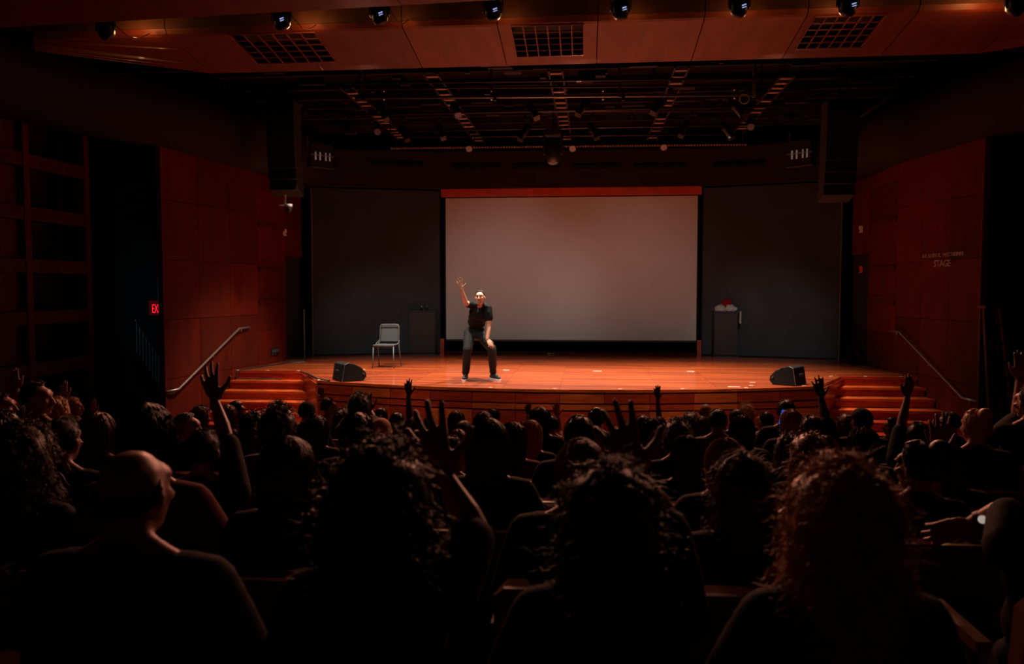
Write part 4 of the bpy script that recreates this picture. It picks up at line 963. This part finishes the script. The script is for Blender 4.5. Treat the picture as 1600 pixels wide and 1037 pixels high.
for i in order:
    px, py_, wp, kind = AUD[i][:4]; best = None
    for k, Y in enumerate(ROWS):
        p = at(px, py_, Y); d = (p-CAMP).dot(FV); hk_ = p.z-fz(Y); wk = wp*d/FPX/W0[kind]
        cost = ((hk_-toph(kind))/.10)**2+((wk-1)/.14)**2
        for x in rows[k]:
            if abs(x-p.x) < .46: cost += 260*(.46-abs(x-p.x))/.46+1.5
        if best is None or cost < best[0]: best = (cost, k, p, hk_, wk)
    cost, k, p, hk_, wk = best; rows[k].append(p.x); PL[i] = (k, p, hk_, wk)
bodies = {}
def base_body(wide, yaw, sk):
    key = (wide, yaw, sk)
    if key not in bodies: bodies[key] = body(.0125, math.radians(yaw), 0, wide, None, 'body', SKIN[sk])
    return bodies[key]
shirts = {}
def base_shirt(wide, c, sl):
    key = (wide, c, sl)
    if key not in shirts:
        base = shirts.setdefault((wide, sl), shirt(.016, wide, None, SHIRT['black'], sl)); me = base.copy(); me.materials[0] = SHIRT[c]; shirts[key] = me
    return shirts[key]
GLASS = {}
for i, (px, py_, wp, kind, hcol, sh, yaw, sk, arms, lab) in enumerate(AUD):
    k, p, hk_, wk = PL[i]; Y = ROWS[k]; near = k <= 2
    th = toph(kind); s = min(1.14, max(.90, hk_/th)); dz = hk_-th*s; yaw = 5*round(yaw/5)
    hs = min(1.14, max(.88, wk/s)); wide = 1.08 if kind in ('bald', 'short', 'crop', 'cap') else .95
    loc = V((p.x, Y, fz(Y)+dz)); A = {}
    for sd, hx, hy, ex_, ey, spr, pc in arms:
        yy = Y+(.22 if abs(hx-px) < 200 else .1); Hc = (at(hx, hy, yy)-loc)/s; S = V((sd*.178*wide, -.06, .985))
        El = (at(ex_, ey, Y+.12)-loc)/s; up = (Hc-El).normalized(); Wp = Hc-up*.055
        # keep the arm near human proportions
        if (El-S).length > .36: El = S+(El-S).normalized()*.36
        if (El-S).length < .18: El = ik(S, Wp, .28, .25, V((sd*.6, -.2, -.8)))
        A[sd] = (El, Wp, (up+V((0, 0, .5 if up.z > .1 else 0))).normalized(), V((0, 1, 0.05)), spr, .10)
    if A: me = body(.0056 if near else .0078, math.radians(yaw), 0, wide, A, 'body', SKIN[sk])
    else: me = base_body(wide, yaw, sk)
    o = put('person', me, None, loc); o.scale = (s, s, s); tag(o, lab, 'person')
    slv = 0 if (i % 3 == 0 and not sh == 'white') and sh != 'pink' else 1
    if A and not sh in ('white', 'pink'): slv = 0
    put('shirt', shirt(.016, wide, A, SHIRT[sh], slv) if A else base_shirt(wide, sh, slv), o)
    put('trousers', TRM, o)
    hl = (0, -.03, HEADZ)
    if kind in ('cap', 'beanie', 'beanie2', 'beanie3'):
        h = put('hair', get_hair('short', hcol, False), o, hl, (0, 0, math.radians(yaw)))
        cc = {'cap': (.02, .015, .015), 'beanie': (.02, .012, .012), 'beanie2': (.20, .03, .03), 'beanie3': (.55, .30, .17)}[kind]
        cm = cap_mesh('cap' if kind == 'cap' else 'beanie').build('cap' if kind == 'cap' else 'knit_cap', mat('cap_'+kind, cc, .9, bump=.4, vscale=60), o, hl, (0, 0, math.radians(yaw)), smooth=True)
    else:
        h = put('hair', get_hair(kind, hcol, near), o, hl, (0, 0, math.radians(yaw)))
        hh = hs if kind not in ('bald', 'crop', 'short') else min(1.06, max(.98, hs)); h.scale = (hh, hh, 1+(hh-1)*.5)
    if 'glasses' in lab:
        b = MB(); 
        for q in (-1, 1): b.tube([V((q*.032+.022*math.cos(a), .100, .004+.018*math.sin(a))) for a in [2*PI*j/14 for j in range(15)]], .0025, 5, cap=False); b.tube([(q*.055, .098, .008), (q*.080, .04, .006), (q*.084, -.01, .0)], .0025, 5)
        b.build('glasses', STEEL, o, hl, (0, 0, math.radians(yaw)))
    if 'watch' in lab:
        E_, Wp = A[-1][0], A[-1][1]; a_ = (Wp-E_).normalized(); q = a_.to_track_quat('Z', 'Y').to_matrix()
        b = MB(); b.cyl(Wp-a_*.035, Wp-a_*.015, .032, seg=18); b.build('watch_strap', SATIN, o)
        n_ = V((-.2, -1, .25)).normalized(); b = MB(); b.cyl(Wp-a_*.025+n_*.034, Wp-a_*.025+n_*.048, .015, seg=20); b.build('watch_face', mat('watch_white', (.8, .75, .7), .3, emit=(1, .85, .75), estr=.35), o)
    place_seat(p.x, Y, 'dark red theatre seat of the '+' '.join(lab.replace(',', '').split()[:10]))
# empty seats between people
for k, Y in enumerate(ROWS):
    xs_ = sorted(rows[k]); half = min(7.2, .62*Y+1.3)
    if k == 0: half = 1.8
    fill = []; cur = -half
    for x in xs_+[half+.28]:
        n_ = int((x-.28-(cur))/.56)
        for j in range(n_): fill.append(cur+.28+(x-.28-cur)/n_*(j+.0) + ((x-.28-cur)/n_-.56)/2)
        cur = x+.28
    nm_ = ['row nearest the camera', 'second row from the camera', 'third row from the camera', 'fourth row from the camera', 'fifth row from the camera', 'fifth row from the stage', 'fourth row from the stage', 'third row from the stage', 'second row from the stage', 'front row by the stage'][k]
    for j, x in enumerate(sorted(fill)):
        sd_ = 'empty dark red theatre seat, %s from the left end, ' % ['first', 'second', 'third', 'fourth', 'fifth', 'sixth', 'seventh', 'eighth', 'ninth', 'tenth', 'eleventh', 'twelfth', 'thirteenth', 'fourteenth', 'fifteenth'][min(j, 14)]
        place_seat(x, Y, sd_+nm_)

# phone
p = at(1224, 652, 7.4); o = empty('phone', p); tag(o, 'small phone with a blue lit screen held up before the stage', 'phone')
b = MB(); b.box((0, 0, 0), (.075, .008, .15)); b.build('case', SATIN, o, bevel=.003)
b = MB(); b.box((0, -.005, 0), (.066, .002, .135)); b.build('screen', mat('phone_blue', (.02, .05, .2), .3, emit=(.04, .16, .8), estr=.55), o)
o.rotation_euler = (0, .25, .2)

# ------------------------------------------------------------------ the performer
def PT(px, py_, Y): return at(px, py_, Y)
perf = {}
J = dict(rank=PT(727.5, 584, 14.22), lank=PT(770.5, 583, 14.30), rknee=PT(730.5, 547, 14.0), lknee=PT(769, 546, 13.98), rhip=PT(733.5, 521, 14.42), lhip=PT(751, 521, 14.45),
         pel=PT(742, 518, 14.43), waist=PT(744.5, 503, 14.33), chest=PT(749, 487, 14.12), rsh=PT(738, 477, 14.05), lsh=PT(763, 481, 14.05), neck=PT(750, 476, 14.0), head=PT(750, 464.2, 13.90),
         relb=PT(727.5, 473, 13.85), rwr=PT(720.6, 451.5, 13.66), lelb=PT(764, 507, 14.02), lwr=PT(761, 530, 13.92))
mb = MB(); Rh = R3(math.radians(180-4), math.radians(6), math.radians(3))
head(mb, J['head'], Rh, 1.02, True)
mb.limb([J['chest']+V((0, 0, .05)), J['neck'], J['head']+V((0, .02, -.07))], [.08, .060, .056])
mb.ell(J['chest'], (.155, .10, .14)); mb.ell(J['waist'], (.13, .09, .13)); mb.ell(J['pel'], (.13, .09, .10)); mb.ell((J['chest']+J['waist'])/2, (.135, .085, .14))
mb.limb([J['rsh'], (J['rsh']+J['lsh'])/2+V((0, .02, .01)), J['lsh']], [.062, .085, .062])
for a_, e_, w_ in (('rsh', 'relb', 'rwr'), ('lsh', 'lelb', 'lwr')):
    mb.limb([J[a_], J[a_].lerp(J[e_], .5), J[e_]], [.060, .052, .043]); mb.limb([J[e_], J[e_].lerp(J[w_], .35), J[w_]], [.044, .043, .030])
for h_, k_, a_ in (('rhip', 'rknee', 'rank'), ('lhip', 'lknee', 'lank')):
    mb.limb([J[h_], J[h_].lerp(J[k_], .5), J[k_]], [.085, .075, .058]); mb.limb([J[k_], J[k_].lerp(J[a_], .35), J[a_]], [.056, .055, .036])
hd_ = (PT(717.2, 433, 13.62)-J['rwr'])
hand(mb, J['rwr'], hd_, V((0, -1, .1)), 1, 1.08, 1.15, .10, .0098)
hand(mb, J['lwr'], PT(769.5, 542, 13.86)-J['lwr'], V((-.2, .75, -.75)), 1, 1.05, .5, .30, .0098)
man = put('person', remesh(mb, .0066, 'body', mat('skin_performer', (.50, .24, .15), .42), 3, .4))
tag(man, 'performer in black polo and dark trousers crouching on stage with one hand raised', 'person')
BLK = mat('polo_black', (.005, .005, .0055), .8); TR2 = mat('charcoal_trousers', (.011, .0115, .012), .8)
g = .014; mb = MB()
mb.ell(J['chest'], (.178+g, .125+g, .165)); mb.ell(J['waist'], (.158+g, .115+g, .14)); mb.ell((J['chest']+J['waist'])/2, (.165+g, .12+g, .15)); mb.ell(J['pel']+V((.01, 0, .02)), (.172+g, .13+g, .11))
mb.limb([J['rsh'], (J['rsh']+J['lsh'])/2+V((0, .02, -.01)), J['lsh']], [.07+g*.5, .085+g*.5, .07+g*.5])
mb.limb([J['rsh'], J['rsh'].lerp(J['relb'], .55)], [.068+g*.5, .062+g*.5]); mb.limb([J['lsh'], J['lsh'].lerp(J['lelb'], .62)], [.068+g*.5, .066+g*.5])
me = remesh(mb, .0095, 'polo_shirt', BLK, 2)
for v in me.vertices: v.co += v.normal*noise.noise(v.co*9)*.012
put('polo_shirt', me, man)
mb = MB(); cneck = J['neck']+V((0, .0, .0)); mb.tube([cneck+V((.072*math.sin(a), .066*math.cos(a)-.004, .022+.022*math.cos(a))) for a in [2*PI*i/24 for i in range(25)]], [.014]*25, 6, cap=False); mb.build('collar', BLK, man, smooth=True)
mb = MB(); c0 = J['chest']+V((-.005, -.140, .055)); mb.box(c0, (.024, .012, .12), Matrix.Rotation(-.35, 3, 'X')); mb.build('placket', mat('placket', (.008, .008, .009), .7), man)
mb = MB(); mb.limb([J['rhip']+V((0, 0, .02)), J['pel'], J['lhip']+V((0, 0, .02))], [.105, .128, .105]); mb.ell(J['pel']+V((0, -.02, -.06)), (.15, .14, .10))
for h_, k_, a_ in (('rhip', 'rknee', 'rank'), ('lhip', 'lknee', 'lank')):
    mb.limb([J[h_], J[h_].lerp(J[k_], .5), J[k_]], [.108, .094, .082]); mb.limb([J[k_], J[k_].lerp(J[a_], .4), J[a_]+V((0, 0, .03))], [.080, .076, .066])
me = remesh(mb, .010, 'trousers', TR2, 2)
for v in me.vertices: v.co += v.normal*(noise.noise(v.co*V((11, 11, 7)))*.012)
put('trousers', me, man)
for a_, tip in (('rank', (727.2, 592)), ('lank', (777, 591))):
    A_ = J[a_]; fl = V((A_.x, A_.y, 1.0)); t = atz(*tip, 1.0); d = (t-fl); d.z = 0; d = d.normalized()*.22 if a_ == 'lank' else V((0, -.20, 0)); 
    if a_ == 'lank': d = V((.13, -.17, 0))
    mb = MB(); mb.limb([fl-d*.25+V((0, 0, .055)), fl+d*.3+V((0, 0, .055)), fl+d*.95+V((0, 0, .045))], [.044, .046, .036]); mb.limb([fl+V((0, 0, .06)), fl+V((0, 0, .10))], [.045, .046])
    sh_ = put('shoe', remesh(mb, .008, 'shoe', mat('shoe_black', (.014, .017, .019), .5), 2), man)
    mb = MB(); n_ = d.normalized(); sdv = V((-n_.y, n_.x, 0)); P0 = [fl-d*.42, fl-d*.35+sdv*.042, fl+d*.3+sdv*.046, fl+d*.85+sdv*.046, fl+d*1.12+sdv*.02, fl+d*1.12-sdv*.02, fl+d*.85-sdv*.046, fl+d*.3-sdv*.046, fl-d*.35-sdv*.042]
    mb.slab([(q.x, q.y) for q in P0], 1.001, 1.028); so_ = mb.build('sole', mat('sole_white', (.75, .74, .72), .5), sh_)
    mb = MB()
    for j in range(3): c0 = fl+d*(.35+.17*j)+V((0, 0, .103-.006*j)); mb.tube([c0-sdv*.022, c0+V((0, 0, .004)), c0+sdv*.022], .004, 5)
    mb.build('laces', mat('lace_black', (.05, .05, .05), .7), sh_)
me = hair_mesh('crop', 'black', 1500, .0012, 77); hh = put('hair', me, man); hh.matrix_local = Matrix.Translation(J['head']) @ Rh.to_4x4() @ Matrix.Diagonal((1.03, 1.05, 1.04, 1))
hf = lambda x, y, z: J['head']+Rh @ V((x, y, z))*1.02
STUB = mat('beard_dark', (.06, .025, .015), .7); EYE = mat('eye_white', (.55, .5, .48), .3)
mb = MB()
for s in (-1, 1): mb.limb([hf(s*.048, .084, .027), hf(s*.032, .096, .031), hf(s*.013, .097, .026)], [.004, .006, .005], 6)
mb.build('eyebrows', HAIR['black'], man, smooth=True)
for s in (-1, 1):
    mb = MB(); mb.ell(hf(s*.030, .081, .010), (.010, .010, .006)); ey = mb.build('eye', EYE, man, smooth=True)
    mb = MB(); mb.ell(hf(s*.030, .0885, .010), (.005, .004, .005)); mb.build('iris', BLACK, ey, smooth=True)
mb = MB(); mb.limb([hf(-.024, .094, -.056), hf(-.012, .101, -.050), hf(0, .103, -.049), hf(.012, .101, -.050), hf(.024, .094, -.056)], [.003, .0045, .004, .0045, .003], 6)
mb.limb([hf(-.03, .075, -.095), hf(0, .093, -.108), hf(.03, .075, -.095)], [.006, .009, .006], 6)
mb.build('beard', STUB, man, smooth=True)
mb = MB(); mb.limb([hf(-.018, .0965, -.066), hf(0, .0995, -.067), hf(.018, .0965, -.066)], [.003, .004, .003], 6); mb.build('mouth', mat('lips', (.30, .10, .08), .4), man, smooth=True)
